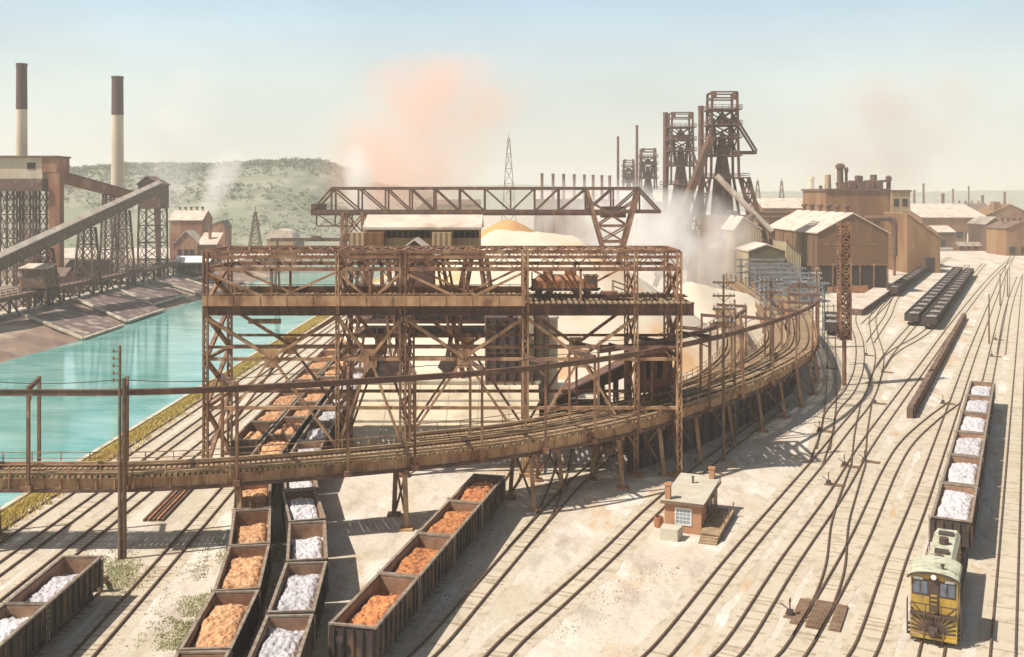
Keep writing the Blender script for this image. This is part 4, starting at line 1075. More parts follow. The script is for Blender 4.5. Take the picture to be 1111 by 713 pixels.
tufts('weeds', 'patch of dry weeds around the foot of the tall insulator pole', lambda: G(random.gauss(128, 14), random.gauss(622, 11)), 700, M['weed'], .22)
tufts('grass', 'strip of yellow dry grass along the near edge of the canal', lambda: V((-49.4+abs(random.gauss(0, 1.2)), random.uniform(75, 260), 0)), 9000, M['grass_y'], .6)
# ================================================================== BUILDINGS
def gable(name, label, cat, loc, w, L, eave, ridge, wall, roof, rz=0, group=None, along='y', oh=.5, rx=None, base=None):
    """walls and pitched roof; local x 0..w, y 0..L; ridge runs along y (gable to the front) or along x"""
    r = thing(name, label, cat, loc, rz, group)
    rx = w/2 if rx is None else rx
    m = MB()
    if along == 'y': m.prism([(0, 0, 0), (w, 0, 0), (w, 0, eave), (rx, 0, ridge), (0, 0, eave)], (0, L, 0))
    else: m.prism([(0, 0, 0), (0, L, 0), (0, L, eave), (0, L/2, ridge), (0, 0, eave)], (w, 0, 0))
    m.build('wall', wall, r)
    m = MB(); t = .35; e = .03
    if along == 'y':
        for (xe, s) in ((0, -1), (w, 1)):
            if abs(rx-xe) < .1: continue
            sl = (ridge-eave)/abs(rx-xe)
            m.prism([(xe+s*oh, -oh, eave-sl*oh+e), (rx, -oh, ridge+e), (rx, -oh, ridge+t+e), (xe+s*oh, -oh, eave-sl*oh+t+e)], (0, L+2*oh, 0))
    else:
        for (ye, s) in ((0, -1), (L, 1)):
            sl = (ridge-eave)/(L/2)
            m.prism([(-oh, ye+s*oh, eave-sl*oh+e), (-oh, L/2, ridge+e), (-oh, L/2, ridge+t+e), (-oh, ye+s*oh, eave-sl*oh+t+e)], (w+2*oh, 0, 0))
    rf = m.build('roof', roof, r)
    return r, rf
def wins(r, spots, mt=None, frame=None, y=0., axis='x'):
    """rectangular openings: (x0, z0, x1, z1) in the front face y"""
    for x0, z0, x1, z1 in spots:
        m = MB(); t = .18
        bx = (lambda a, b, u, v, g, h: m.box((a, y-h, u), (b, y-g, v))) if axis == 'x' else (lambda a, b, u, v, g, h: m.box((y-h, a, u), (y-g, b, v)))
        bx(x0-t, x1+t, z0-t, z0, .003, .14); bx(x0-t, x1+t, z1, z1+t, .003, .14); bx(x0-t, x0, z0, z1, .003, .14); bx(x1, x1+t, z0, z1, .003, .14)
        w = m.build('window', frame or M['steel_far'], r)
        m = MB(); bx = (lambda a, b, u, v, g, h: m.box((a, y-h, u), (b, y-g, v))) if axis == 'x' else (lambda a, b, u, v, g, h: m.box((y-h, a, u), (y-g, b, v)))
        bx(x0, x1, z0, z1, .004, .03); m.build('pane', mt or M['glass'], w)
def vents(rf, spots, mt, kind='roof_vent', h=1.6, rad=.8):
    for x, y, z in spots:
        m = MB(); m.cyl((x, y, z-.6), (x, y, z+h*.6), rad*.6, n=9); m.lathe([(rad*.6, h*.5), (rad*1.1, h*.62), (rad*1.1, h*.85), (rad*.3, h)], (x, y, z), 9)
        m.build(kind, mt, rf)

# --- big mill shed
d = 322; k_ = d/F
x0 = (887-CX)*k_; w = (964-887)*k_; ev, rg = H-(253-HY)*k_, H-(232-HY)*k_
r, rf = gable('mill_shed', 'big brown gabled mill shed with pale roof, six ridge vents and a dark open base', 'shed', (x0, d, 0), w, 62, ev, rg, M['mill_wall'], M['roof_pale'], rx=w*.5)
vents(rf, [(w*.5, 6+k*9.5, rg+.3) for k in range(6)], M['steel_dark'], h=2.6, rad=1.0)
zo = H-(288-HY)*k_
m = MB(); m.box((.4, -.12, 0), (w-.4, -.004, zo)); dr = m.build('open_bay', M['opening'], r)
m = MB()
for k in range(6): m.box((.4+(w-.8)*k/5-.2, -.4, 0), (.4+(w-.8)*k/5+.2, -.125, zo))
m.box((0, -.42, zo), (w, -.004, zo+.5)); m.build('bay_frame', M['steel'], dr)
m = MB(); m.box((3, -.125, 0), (7.5, -.123, 2.)) ; m.box((10, -.5, 0), (16, -.124, 2.4)); m.build('stored_steel', M['orange_car'], r)
for k in range(5): MB().box((-.25, 4+k*12, 0), (-.004, 4.5+k*12, ev-.4)).build('wall_pier', M['mill_wall'], r)
wins(r, [(6+k*12, 4, 12+k*12, 8) for k in range(4)], M['opening'], axis='y', y=0)
MB().box((.0, -.09, zo+6.6), (w, -.004, zo+6.85)).build('wall_band', M['steel'], r)
# pale pipe column at its corner
b = G(887, 333); r = thing('pipe_column', 'pale round column with a cap at the left corner of the big mill shed', 'column', b)
hh = H-(291-HY)*b.y/F
MB().lathe([(1.0, 0), (1.0, .4), (.72, .5), (.72, hh-.8)], n=14).build('shaft', M['shed_olive'], r); MB().lathe([(.9, hh-.8), (.9, hh-.3), (.3, hh+.3)], n=14).build('cap', M['roof_dark'], r)
# --- olive pair in front
d = 285; k_ = d/F; x0 = (812-CX)*k_; w = (852-812)*k_
r, rf = gable('olive_shed', 'taller olive-buff gabled shed in front, left of the big mill shed', 'shed', (x0, d, 0), w, 15, H-(273-HY)*k_, H-(266-HY)*k_, M['shed_olive'], M['roof_pale'], group='pair of olive sheds', oh=.3)
wins(r, [(2.2, 1, 5, 5.2)], M['opening']); MB().box((w*.5-.3, -.2, 0), (w*.5+.3, -.004, 12)).build('downpipe', M['steel'], r)
d = 292; k_ = d/F; x0 = (853-CX)*k_; w = (869-853)*k_
r, rf = gable('olive_shed', 'narrow olive-buff shed close behind the right side of the taller olive one', 'shed', (x0, d, 0), w, 15, H-(277-HY)*k_, H-(263-HY)*k_, M['shed_olive'], M['roof_dark'], group='pair of olive sheds', rx=0.01, oh=.3)
# --- furnace-side shed
d = 305; k_ = d/F; x0 = (797-CX)*k_; w = (826-797)*k_
r, rf = gable('cast_house', 'tan gabled casting house at the foot of the nearest blast furnace', 'shed', (x0, d, 0), w, 40, H-(249-HY)*k_, H-(236-HY)*k_, M['shed_tan'], M['roof_pale'], oh=.4, rx=w*.32)
vents(rf, [(w*.32, 10+k*9, H-(236-HY)*k_+.3) for k in range(3)], M['steel_dark'], h=1.6)
# --- tall orange factory behind
d = 430; k_ = d/F; zt = H-(207-HY)*k_; x0 = (896-CX)*k_; w = (966-896)*k_
r = thing('factory_block', 'tall flat-topped orange-brown factory crowded with stacks on its roof', 'factory', (x0, d, 0))
m = MB(); m.box((0, 0, 0), (w, 34, zt)); m.build('wall', M['mill_orange'], r)
m = MB(); m.box((-.6, -.6, zt+.01), (w+.02, 34.6, zt+.9)); rf = m.build('roof', M['steel_far'], r)
tx = w+.03; tw = (986-966)*k_
m = MB(); m.box((tx, -1.5, 0), (tx+tw, 20, zt-.5)); m.build('stair_tower', M['shed_tan'], r); MB().box((tx-.01+.02, -2, zt-.49), (tx+tw+.5, 20.5, zt+.3)).build('tower_roof', M['roof_dark'], r)
wins(r, [(tx+1+3.6*i, zt-6.5-5.6*j, tx+2.9+3.6*i, zt-3.6-5.6*j) for i in (0, 1) for j in range(4)], M['opening'], y=-1.5)
wins(r, [(4+i*5.4, 13+j*6, 6.6+i*5.4, 16+j*6) for i in range(4) for j in (0, 1)], M['opening'])
for px, top, ww in ((902, 201, 5), (908, 189, 9), (922, 179, 9), (931, 183, 4), (938, 190, 8), (948, 190, 8), (959, 189, 10), (970, 193, 5), (976, 193, 5)):
    xx = (px-CX)*k_-x0; zz = H-(top-HY)*k_; rr = ww*k_/2; y = 6+random.uniform(0, 12)
    m = MB(); m.cyl((xx, y, zt+.9), (xx, y, zz), rr*.8, rr*.72, 10)
    if ww in (4, 5, 9) and px > 915: m.lathe([(rr*.6, -1.6), (rr*1.15, -1.2), (rr*1.2, .4), (rr*.5, 1.1)], (xx, y, zz), 10)
    m.build('roof_stack', M['steel_far'] if ww != 9 or px > 915 else M['shed_tan'], rf)
m = MB()
for i in range(5): m.box((7+i*4, 3, zt+.91), (9.4+i*4, 8, zt+3+random.random()*2))
m.beam((6, 5.5, zt+3), (28, 5.5, zt+4.2), 1.); m.build('roof_plant', M['steel_far'], rf)
# bent pipe between the mill shed and the factory
r = thing('gas_pipe', 'fat rust-brown pipe bending down between the mill shed and the tall factory', 'pipe', P(969, 300, 392))
O = r.location; m = MB(O); pp = [P(938, 237, 392), P(962, 237, 392), P(968, 238.5, 392), P(970.5, 243, 392), P(970.5, 278, 392)]
for a_, c_ in zip(pp, pp[1:]): m.cyl(a_, c_, 1.15, n=10)
for p_ in pp[1:-1]: m.lathe([(.3, -1.1), (1., -.6), (1.17, 0), (1., .6), (.3, 1.1)], p_, 10)
m.build('pipe', M['steel_far'], r); MB(O).beam(P(970.5, 278, 392), V((P(970.5, 278, 392).x, 392, 0)), .9).build('support', M['steel'], r)
# --- right-hand lean-to hall
d = 405; k_ = d/F; x0 = (984-CX)*k_; w = (1020-984)*k_
r, rf = gable('rolling_hall', 'tan hall with one long sloping roof to the right of the tall factory', 'hall', (x0, d, 0), w, 80, H-(258-HY)*k_, H-(232-HY)*k_, M['mill_orange'], M['shed_tan'], rx=.02)
wins(r, [(7.5, .5, 11, 6)], M['opening'])
for k in range(4): MB().box((w+.004, 4+k*18, 1), (w+.1, 14+k*18, 7)).build('side_door', M['opening'], r)
# dark tank car group beside it
for i, px in enumerate((993, 1006)):
    b = G(px, 289 if i == 0 else 284); r = thing('ladle_car', ['sloping dark ladle car left of its twin beside the tan hall', 'dark ladle car right of its twin beside the tan hall'][i], 'rail car', b, -radians(27), 'ladle cars by the tan hall')
    MB().lathe([(1.0, 1.1), (1.7, 1.6), (1.9, 3.4), (1.7, 4.2), (1.4, 4.3)], n=14).build('ladle', M['hopper_dark'], r)
    m = MB(); m.box((-1.3, -3.4, .8), (1.3, 3.4, 1.2)); m.box((-1.9, -.3, 1.2), (-1.6, .3, 3)); m.box((1.6, -.3, 1.2), (1.9, .3, 3)); m.build('frame', M['hopper_dark'], r)
    for y in (-2.4, 2.4):
        m = MB()
        for s in (-.75, .75): m.cyl((s-.06, y, .42), (s+.06, y, .42), .42, n=10)
        m.build('wheelset', M['wheel'], r)
# --- far halls on the right edge
d = 640; k_ = d/F; x0 = (1001-CX)*k_
r, rf = gable('long_hall', 'long distant hall with broad pale roof in front of thin far stacks', 'hall', (x0, d, 0), (1070-1001)*k_, 70, H-(236-HY)*k_, H-(222-HY)*k_, M['mill_orange'], M['roof_pale'], along='x', oh=1.)
wins(r, [(3+i*6, 4, 7.4+i*6, 8) for i in range(5)], M['opening'])
d = 690; k_ = d/F; x0 = (1066-CX)*k_
r, rf = gable('end_hall', 'orange-brown hall cut by the right picture edge', 'hall', (x0, d, 0), (1125-1066)*k_, 26, H-(236-HY)*k_, H-(222-HY)*k_, M['mill_orange'], M['mill_orange'], oh=.6, rx=(1096-1066)*k_)
wins(r, [(3+i*4.6, 1, 6+i*4.6, 7) for i in range(5)], M['opening'])
MB().box((9, 2, H-(236-HY)*k_), (13, 8, H-(219-HY)*k_)).build('roof_monitor', M['mill_orange'], r)
d = 590; k_ = d/F
r, rf = gable('white_house', 'tiny white house by the curve of the outer sidings', 'house', ((1055-CX)*k_, d, 0), 6, 7, H-(253-HY)*k_, H-(248-HY)*k_, M['white'], M['roof_dark'], oh=.25)
wins(r, [(2.2, 4.5, 3.6, 7)], M['opening'])
d = 565; k_ = d/F
r, rf = gable('yard_office', 'low brown cabin in front of the tiny white house', 'cabin', ((1040-CX)*k_, d, 0), 13.5, 7, 2.8, 4.6, M['brick_far'], M['roof_pale'], along='x', oh=.35)
wins(r, [(1.2, .9, 2.6, 2.2), (5, .9, 6.4, 2.2), (9, .9, 10.4, 2.2)], M['opening'])
for px, t, dd, rr, lab in ((1002, 199, 800, .9, 'tallest thin far stack above the long pale-roofed hall'), (1023, 210, 800, 1.3, 'short stubby far stack above the middle of the long hall'), (1051, 202, 800, .6, 'hair-thin far stack above the right part of the long hall'),
                           (880, 192, 620, 2., 'pale faint stack left of the tall factory')):
    p = P(px, t, dd); r = MB((p.x, dd, 0)).lathe([(rr*1.25, 0), (rr, p.z*.5), (rr*.9, p.z-2), (rr*1.05, p.z-1.8), (rr*1.05, p.z)], (p.x, dd, 0), 10).build('far_stack', M['steel_far'] if px > 900 else M['stack_pale']); r.location = (p.x, dd, 0)
    tag(r, lab, 'stack', 'thin far stacks on the right')
# pipe bridge and pale roof strip between furnace and mill
d = 420; k_ = d/F
r = thing('pipe_bridge', 'long elevated pipe bridge on trestles between the furnace and the mill shed', 'pipe bridge', ((855-CX)*k_, d, 0)); O = r.location
for z in (H-(231-HY)*k_, H-(236-HY)*k_): MB(O).cyl(((820-CX)*k_, d, z), ((884-CX)*k_, d, z), .8, n=8).build('pipe', M['steel_far'], r)
for px in (826, 838, 850, 864, 878):
    m = MB(O); x = (px-CX)*k_; m.beam((x-1.2, d, 0), (x-.8, d, 21.5), .5); m.beam((x+1.2, d, 0), (x+.8, d, 21.5), .5); m.xlat((x-1.2, d, 0), (x-.8, d, 21.5), (x+1.2, d, 0), (x+.8, d, 21.5), 4, .3); m.build('trestle_leg', M['steel_far'], r)
d = 520; k_ = d/F
gable('stock_house', 'distant pale-roofed stock house beyond the pipe bridge', 'shed', ((828-CX)*k_, d, 0), 32, 30, H-(226-HY)*k_, H-(216-HY)*k_, M['mill_orange'], M['roof_pale'], along='x', oh=.5)

# ================================================================== BLAST FURNACES
def furnace(px, d, ptop, pbase, hw, label, front=True, sc=1.):
    """hw half width of the hoist tower in metres; px centre; ptop/pbase picture rows of tower top and of the shoulder platform"""
    r = thing('blast_furnace', label, 'blast furnace', ((px-CX)*d/F, d, 0), group='blast furnaces')
    zt = H-(ptop-HY)*d/F; zs = H-(pbase-HY)*d/F; h = zt-zs
    lv = [zs+h*f for f in (.0, .26, .47, .62, .8, .93)]
    for sx in (-1, 1):
        for sy in (-1, 1):
            m = MB(); m.beam((sx*hw*1.12, sy*hw*1.1, zs), (sx*hw, sy*hw, zt), .75*sc); m.build('tower_post', M['steel_far'], r)
    m = MB()
    for z in (zt, lv[5], lv[4]):
        for s in (-1, 1): m.beam((-hw, s*hw, z), (hw, s*hw, z), .45*sc); m.beam((s*hw, -hw, z), (s*hw, hw, z), .45*sc)
    for a, b in ((lv[3], lv[4]), (lv[2], lv[3]), (lv[1], lv[2])):
        for s in (-1, 1):
            m.xlat((-hw, s*hw, a), (-hw, s*hw, b), (hw, s*hw, a), (hw, s*hw, b), 1, .4*sc); m.xlat((s*hw, -hw, a), (s*hw, -hw, b), (s*hw, hw, a), (s*hw, hw, b), 1, .4*sc)
    m.build('tower_bracing', M['steel_far'], r)
    for i, z in enumerate(lv[:5]):
        e = hw*1.35 if i else hw*1.8
        m = MB(); m.box((-e, -e, z-.25*sc), (e, e, z+.15*sc)); pf = m.build('platform', M['steel_far'], r)
        m = MB()
        for s in (-1, 1):
            for zz in (.7, 1.3): m.beam((-e, s*e, z+zz*sc), (e, s*e, z+zz*sc), .14); m.beam((s*e, -e, z+zz*sc), (s*e, e, z+zz*sc), .14)
            for q in range(6): m.beam((-e+q*e*.4, s*e, z), (-e+q*e*.4, s*e, z+1.3*sc), .13)
        m.build('railing', M['steel_far'], pf)
    # furnace stack, throat and bell hopper
    MB().lathe([(hw*.8, 2), (hw*.95, zs*.25), (hw*1.1, zs*.5), (hw*.7, zs), (hw*.42, lv[1]), (hw*.34, lv[2]-.5), (hw*.15, lv[2]+h*.06)], n=18).build('furnace_shell', M['steel_dark'], r)
    MB().lathe([(hw*.25, lv[3]), (hw*.62, lv[3]+h*.05), (hw*.2, lv[3]+h*.13), (.2, lv[4]-.4)], n=12).build('bell_hopper', M['steel_dark'], r)
    for s in (-1, 1):      # gas uptakes
        m = MB(); m.cyl((s*hw*.5, 0, lv[1]), (s*hw*.75, 0, lv[3]+h*.08), .7*sc, n=9); m.build('gas_uptake', M['steel_far'], r)
    for s in (-1, 1): MB().box((s*hw*.8-.5, -hw-.5, lv[5]), (s*hw*.8+.5, -hw+.6, lv[5]+2.0*sc)).build('sheave_house', M['steel_dark'], r)
    return r, zt, zs, lv
r, zt, zs, lv = furnace(783.5, 330, 101, 193, 4.0, 'nearest and largest blast furnace with splayed legs, side arm and big pale downcomer pipe')
for s, xb in ((-1, -14), (1, 13.5)):          # splayed shoulder frame
    m = MB()
    for y in (-6, 6): m.beam((s*7.2, y, zs), (xb*1.15, y, 6), 1.1); m.beam((s*5, y, zs), (xb*.72, y, 6), .8)
    m.xlat((s*7.2, -6, zs), (xb*1.15, -6, 6), (s*5, -6, zs), (xb*.72, -6, 6), 6, .5)
    m.build('splayed_leg', M['steel_far'], r)
m = MB()                                      # skip incline
for y in (-9, -5.5):
    m.beam((-4.5, y+3, lv[2]), (-22, y, 5), 1.2, 2.0); m.beam((-5.8, y+3, lv[2]-3.4), (-23, y, 2), .9)
m.xlat((-4.5, -6, lv[2]), (-22, -9, 5), (-5.8, -6, lv[2]-3.4), (-23, -9, 2), 10, .4); m.xlat((-4.5, -6, lv[2]), (-22, -9, 5), (-4.5, -2.5, lv[2]), (-22, -5.5, 5), 14, .35, single=True)
m.build('skip_incline', M['steel_far'], r)
MB().cyl((-3.4, -8, zs+.5), (13.8, -9, 19.5), .95, n=14).build('downcomer_pipe', M['roof_pale'], r)
m = MB(); m.beam((13.8, -9, 19.7), (13.8, -9, 0), 1.4); m.build('downcomer_post', M['steel_far'], r)
m = MB()
for y in (-2, 2): m.beam((4, y, lv[3]+2.5), (10.8, y, lv[1]+1.5), .6); m.beam((4, y, lv[1]+1.2), (10.8, y, lv[1]+1.2), .6)
m.box((4, -2, lv[1]+.5), (10.8, 2, lv[1]+.9)); m.build('side_arm', M['steel_far'], r)
m = MB(); pp = [V((-7, -11, 14)), V((-2, -11.3, 16)), V((2.5, -11.3, 20)), V((7.5, -11, 25))]
for a_, c_ in zip(pp, pp[1:]): m.cyl(a_, c_, 1.0, n=9)
m.build('curved_duct', M['steel_far'], r)
m = MB(); m.box((-9, 7, 0), (9, 15, 19)); m.build('base_house', M['mill_orange'], r)
m = MB(); m.box((-7, -7.2, 0), (7.5, 6, 24)); m.box((-7.4, -7.6, 24.01), (7.9, 6.4, 24.6)); m.build('cast_floor_house', M['mill_orange'], r)
r, zt, zs, lv = furnace(738.5, 420, 123, 200, 4.2, 'second blast furnace, left of the largest one, with a thick stack at its side')
m = MB(); m.beam((-3, -5, zs), (-9, -5, 4), .9); m.beam((3, -5, zs), (9, -5, 4), .9); m.beam((4, -5, lv[2]), (8.5, -5, zs), .8); m.build('splayed_leg', M['steel_far'], r)
r, zt, zs, lv = furnace(703, 540, 162, 205, 3.6, 'small distant blast furnace to the right of the tallest thin stack')
r, zt, zs, lv = furnace(682, 620, 174, 207, 2.9, 'smallest and farthest blast furnace, between two thin stacks')
def chimney(px, top, d, w, label, mt, group=None, name='chimney', band=None, taper=.85, cat='chimney'):
    p = P(px, top, d); rr = w*d/F/2
    r = thing(name, label, cat, (p.x, d, 0), group=group); z = p.z
    if band:
        zb = H-(band-HY)*d/F; rb = rr*(1.12-.12*zb/z)
        MB().lathe([(rr*1.3, 0), (rr*1.12, z*.35), (rb, zb)], n=20).build('shaft', M['stack_pale'], r)
        MB().lathe([(rb*1.03, zb), (rr*1.0, z-1), (rr*1.08, z-.9), (rr*1.08, z)], n=20).build('dark_top', mt, r)
    else:
        MB().lathe([(rr*1.2, 0), (rr, z*.5), (rr*taper, z-1.2)], n=14).build('shaft', mt, r); MB().lathe([(rr*taper*1.12, z-1.2), (rr*taper*1.12, z)], n=14).build('rim', mt, r)
    return r
chimney(760.5, 115, 345, 7, 'thick dark stack close against the left of the largest blast furnace', M['steel_far'])
chimney(722, 122, 425, 6, 'thick stack on the left of the second blast furnace', M['steel_far'])
chimney(670.5, 148, 580, 3, 'thin stack standing left of the smallest furnace', M['steel_far'])
chimney(691, 136, 560, 3.4, 'thin stack between the two distant furnaces, tallest of the slim ones', M['steel_far'])
for k, px in enumerate((588, 600, 611.5, 623, 634, 643.5, 653, 661.5)):
    chimney(px, 188+.35*k, 520, 3.6, ['first of eight stubby stacks in a row above the crane girder, farthest from the furnaces', 'second of eight stubby stacks from the end away from the furnaces', 'third of eight stubby stacks from the end away from the furnaces',
        'fourth of eight stubby stacks from the end away from the furnaces', 'fourth of eight stubby stacks counted from the furnaces', 'third of eight stubby stacks counted from the furnaces', 'second of eight stubby stacks counted from the furnaces',
        'last of eight stubby stacks in a row, closest to the furnaces'][k], M['steel_far'], 'row of eight stubby stacks', 'stove_stack')
d = 600; k_ = d/F
gable('stove_house', 'long low distant house under the row of eight stubby stacks', 'building', ((580-CX)*k_, d, 0), 58, 20, H-(216-HY)*k_, H-(208-HY)*k_, M['mill_orange'], M['roof_pale'], along='x')
d = 470; k_ = d/F
gable('boiler_house', 'pinkish distant house between the crane leg and the second furnace', 'building', ((712-CX)*k_, d, 0), 16, 20, H-(219-HY)*k_, H-(210-HY)*k_, M['mill_orange'], M['roof_pale'], along='x')
# lattice pylons
def pylon(px, top, d, base_w, label, name='lattice_pylon', n=7):
    p = P(px, top, d); r = thing(name, label, 'pylon', (p.x, d, 0), group='lattice pylons'); h = p.z; b = base_w/2; t = b*.12
    m = MB()
    for sx in (-1, 1):
        for sy in (-1, 1): m.beam((sx*b, sy*b, 0), (sx*t, sy*t, h), .38)
    z = 0
    for i in range(n):
        f0, f1 = 1-(1-i/n)**1.0, (i+1)/n
        w0, w1 = b+(t-b)*f0, b+(t-b)*f1
        for s in (-1, 1):
            m.xlat((-w0, s*w0, h*f0), (-w1, s*w1, h*f1), (w0, s*w0, h*f0), (w1, s*w1, h*f1), 1, .26); m.xlat((s*w0, -w0, h*f0), (s*w1, -w1, h*f1), (s*w0, w0, h*f0), (s*w1, w1, h*f1), 1, .26)
            m.beam((-w1, s*w1, h*f1), (w1, s*w1, h*f1), .24)
    m.build('lattice_shaft', M['steel_far'], r); MB().beam((0, 0, h), (0, 0, h+3), .3).build('tip', M['steel_far'], r)
pylon(552, 150, 640, 11, 'tall slim lattice pylon rising behind the long crane girder')
pylon(277, 230, 520, 7, 'small lattice derrick beside the canal below the wooded hill')
pylon(822, 196, 900, 10, 'faint far pylon to the right of the largest furnace')
pylon(848, 196, 900, 9, 'fainter far pylon between the furnace and the mill roof')

# ================================================================== LONG ORE CRANE
d = 262; k_ = d/F
X = lambda px: (px-CX)*k_
Z = lambda py: H-(py-HY)*k_
r = thing('ore_bridge_crane', 'very long dark ore bridge crane with trussed girder spanning the stockpiles', 'crane', (X(665), d, 0)); O = r.location
for y in (d-3.2, d+3.2):
    m = MB(O); m.beam((X(362), y, Z(204.5)), (X(692), y, Z(204.5)), .6, .75); m.beam((X(340), y, Z(229.5)), (X(715), y, Z(229.5)), .7, .9); m.beam((X(340), y, Z(232.5)), (X(668), y, Z(232.5)), .5, .5)
    m.beam((X(362), y, Z(204.5)), (X(340), y, Z(229.5)), .5); m.beam((X(692), y, Z(204.5)), (X(715), y, Z(229.5)), .5)
    xs_ = [362, 391, 420, 446, 472, 499, 526, 554, 580, 606, 636, 664, 692]
    for i, px in enumerate(xs_): m.beam((X(px), y, Z(204.5)), (X(px), y, Z(229.5)), .42)
    for i in range(len(xs_)-1):
        a_, b_ = xs_[i], xs_[i+1]
        if i < 7: m.beam((X(a_), y, Z(204.5)), (X(b_), y, Z(229.5)), .4)
        else: m.beam((X(b_), y, Z(204.5)), (X(a_), y, Z(229.5)), .4)
    m.build('girder_truss', M['steel_dark'], r)
m = MB(O)
for px in range(345, 712, 9): m.beam((X(px), d-3.2, Z(230)), (X(px), d+3.2, Z(230)), .3)
for px in range(365, 690, 13): m.beam((X(px), d-3.2, Z(204.5)), (X(px), d+3.2, Z(204.5)), .3)
m.build('cross_members', M['steel_dark'], r)
for y in (d-3.4, d+3.4):                       # V shaped portal leg
    m = MB(O); m.beam((X(636), y, Z(206)), (X(657), y, Z(280)), .8); m.beam((X(692), y, Z(206)), (X(672), y, Z(280)), .8)
    m.beam((X(657), y, Z(280)), (X(655), y, 0), .9); m.beam((X(672), y, Z(280)), (X(674), y, 0), .9)
    m.beam((X(647), y, Z(245)), (X(681), y, Z(245)), .5); m.beam((X(651), y, Z(262)), (X(677), y, Z(262)), .5)
    m.beam((X(640), y, Z(218)), (X(681), y, Z(245)), .4); m.beam((X(688), y, Z(218)), (X(647), y, Z(245)), .4); m.beam((X(647), y, Z(245)), (X(677), y, Z(262)), .35); m.beam((X(681), y, Z(245)), (X(651), y, Z(262)), .35)
    m.build('portal_leg', M['steel'], r)
    m = MB(O); m.beam((X(374), y, Z(230)), (X(370), y, 0), .8); m.beam((X(395), y, Z(230)), (X(399), y, 0), .8); m.xlat((X(374), y, Z(232)), (X(370), y, 1), (X(395), y, Z(232)), (X(399), y, 1), 4, .4); m.build('portal_leg', M['steel'], r)
m = MB(O); m.box((X(652), d-2.5, Z(236)), (X(678), d+2.5, Z(224))); m.build('trolley_house', M['steel_dark'], r)
m = MB(O)
for px in (346, 366, 384): m.beam((X(px), d-3, Z(230)), (X(px), d-3, Z(245)), .35)
m.beam((X(346), d-3, Z(245)), (X(384), d-3, Z(245)), .35); m.beam((X(346), d-3, Z(232)), (X(366), d-3, Z(245)), .25); m.beam((X(384), d-3, Z(232)), (X(366), d-3, Z(245)), .25); m.box((X(340), d-3, Z(229)), (X(352), d+3, Z(221)))
m.build('operator_cage', M['steel_dark'], r)

# ================================================================== STOCKPILES
def pile(name, label, pts, sy, mt, seed, n=72):
    """ridge-shaped heap: pts = ridge points (x, y, z); angle of repose"""
    sl = .70; m = MB(); xmin = min(p[0]-p[2]/sl for p in pts)-1; xmax = max(p[0]+p[2]/sl for p in pts)+1
    ymin = min(p[1]-p[2]/sl for p in pts)-1; ymax = max(p[1]+p[2]/sl for p in pts)+1
    rp = [V(p[:2]+(0,)) for p in pts]
    def hgt(x, y):
        best = -1e9
        for a, b in zip(pts, pts[1:]):
            for k in range(9):
                t = k/8; px, py, pz = (a[0]+(b[0]-a[0])*t, a[1]+(b[1]-a[1])*t, a[2]+(b[2]-a[2])*t)
                dd = sqrt((x-px)**2+(y-py)**2)
                best = max(best, pz-sl*(sqrt(dd*dd+2.2)-1.1))
        return best
    for j in range(n+1):
        for i in range(n+1):
            x = xmin+(xmax-xmin)*i/n; y = ymin+(ymax-ymin)*j/n
            z = hgt(x, y)
            if z > 0: z += .8*noise.noise(V((x*.12, y*.12, seed)))+.25*noise.noise(V((x*.5, y*.5, seed)))
            m.v.append(V((x, y, max(-.3, z))))
    for j in range(n):
        for i in range(n):
            a = j*(n+1)+i
            if max(m.v[a].z, m.v[a+1].z, m.v[a+n+1].z, m.v[a+n+2].z) > -.2: m.f.append((a, a+1, a+n+2, a+n+1))
    o = m.build(name, mt, smooth=True); return tag(o, label, 'stockpile', 'stockpiles under the ore crane')
pile('ore_pile', 'huge pale cream stockpile with a long flat ridge behind the viaduct', [(-3, 205, 24.2), (12, 206, 23.2), (20, 207, 17)], 0, M['pile_pale'], 2.)
pile('ore_pile', 'orange-topped stockpile peeking over the ridge of the pale one', [(-1.5, 236, 25.6), (-.5, 236, 25.8)], 0, M['pile_orange'], 5., 40)
pile('ore_pile', 'lower pale heap right of the huge stockpile in the steam', [(40, 225, 12), (52, 228, 9)], 0, M['pile_pale'], 8., 44)

# ================================================================== ORE UNLOADER WITH MACHINE HOUSE
d = 152; k_ = d/F
X = lambda px: (px-CX)*k_
Z = lambda py, dd=152: H-(py-HY)*dd/F
r = thing('ore_unloader', 'massive ore unloader with long pale-roofed machine house on braced steel legs behind the viaduct', 'ore unloader', (X(455), d+4, 0)); O = r.location
m = MB(O); m.prism([(X(394), d-.6, Z(249)), (X(523), d-.6, Z(249)), (X(523), d+4.5, Z(236)), (X(394), d+4.5, Z(236))], (0, 0, .35)); m.prism([(X(394), d+4.5, Z(236)), (X(523), d+4.5, Z(236)), (X(523), d+9.4, Z(249)), (X(394), d+9.4, Z(249))], (0, 0, .35)); m.build('roof', M['roof_pale'], r)
m = MB(O); m.box((X(398), d, Z(272)), (X(520), d+9, Z(249.5))); m.prism([(X(398), d, Z(249.5)), (X(398), d+9, Z(249.5)), (X(398), d+4.5, Z(237))], (X(520)-X(398), 0, 0)); h = m.build('house_wall', M['shed_tan'], r)
for a_, b_ in ((419, 468), (492, 519)):
    m = MB(O); m.box((X(a_), d-.12, Z(258)), (X(b_), d-.004, Z(250.5))); w = m.build('window', M['opening'], h)
    m = MB(O); q = a_
    while q < b_: m.box((X(q)-.06, d-.2, Z(258)), (X(q)+.06, d-.125, Z(250.5))); q += 6
    m.build('mullion', M['steel'], w)
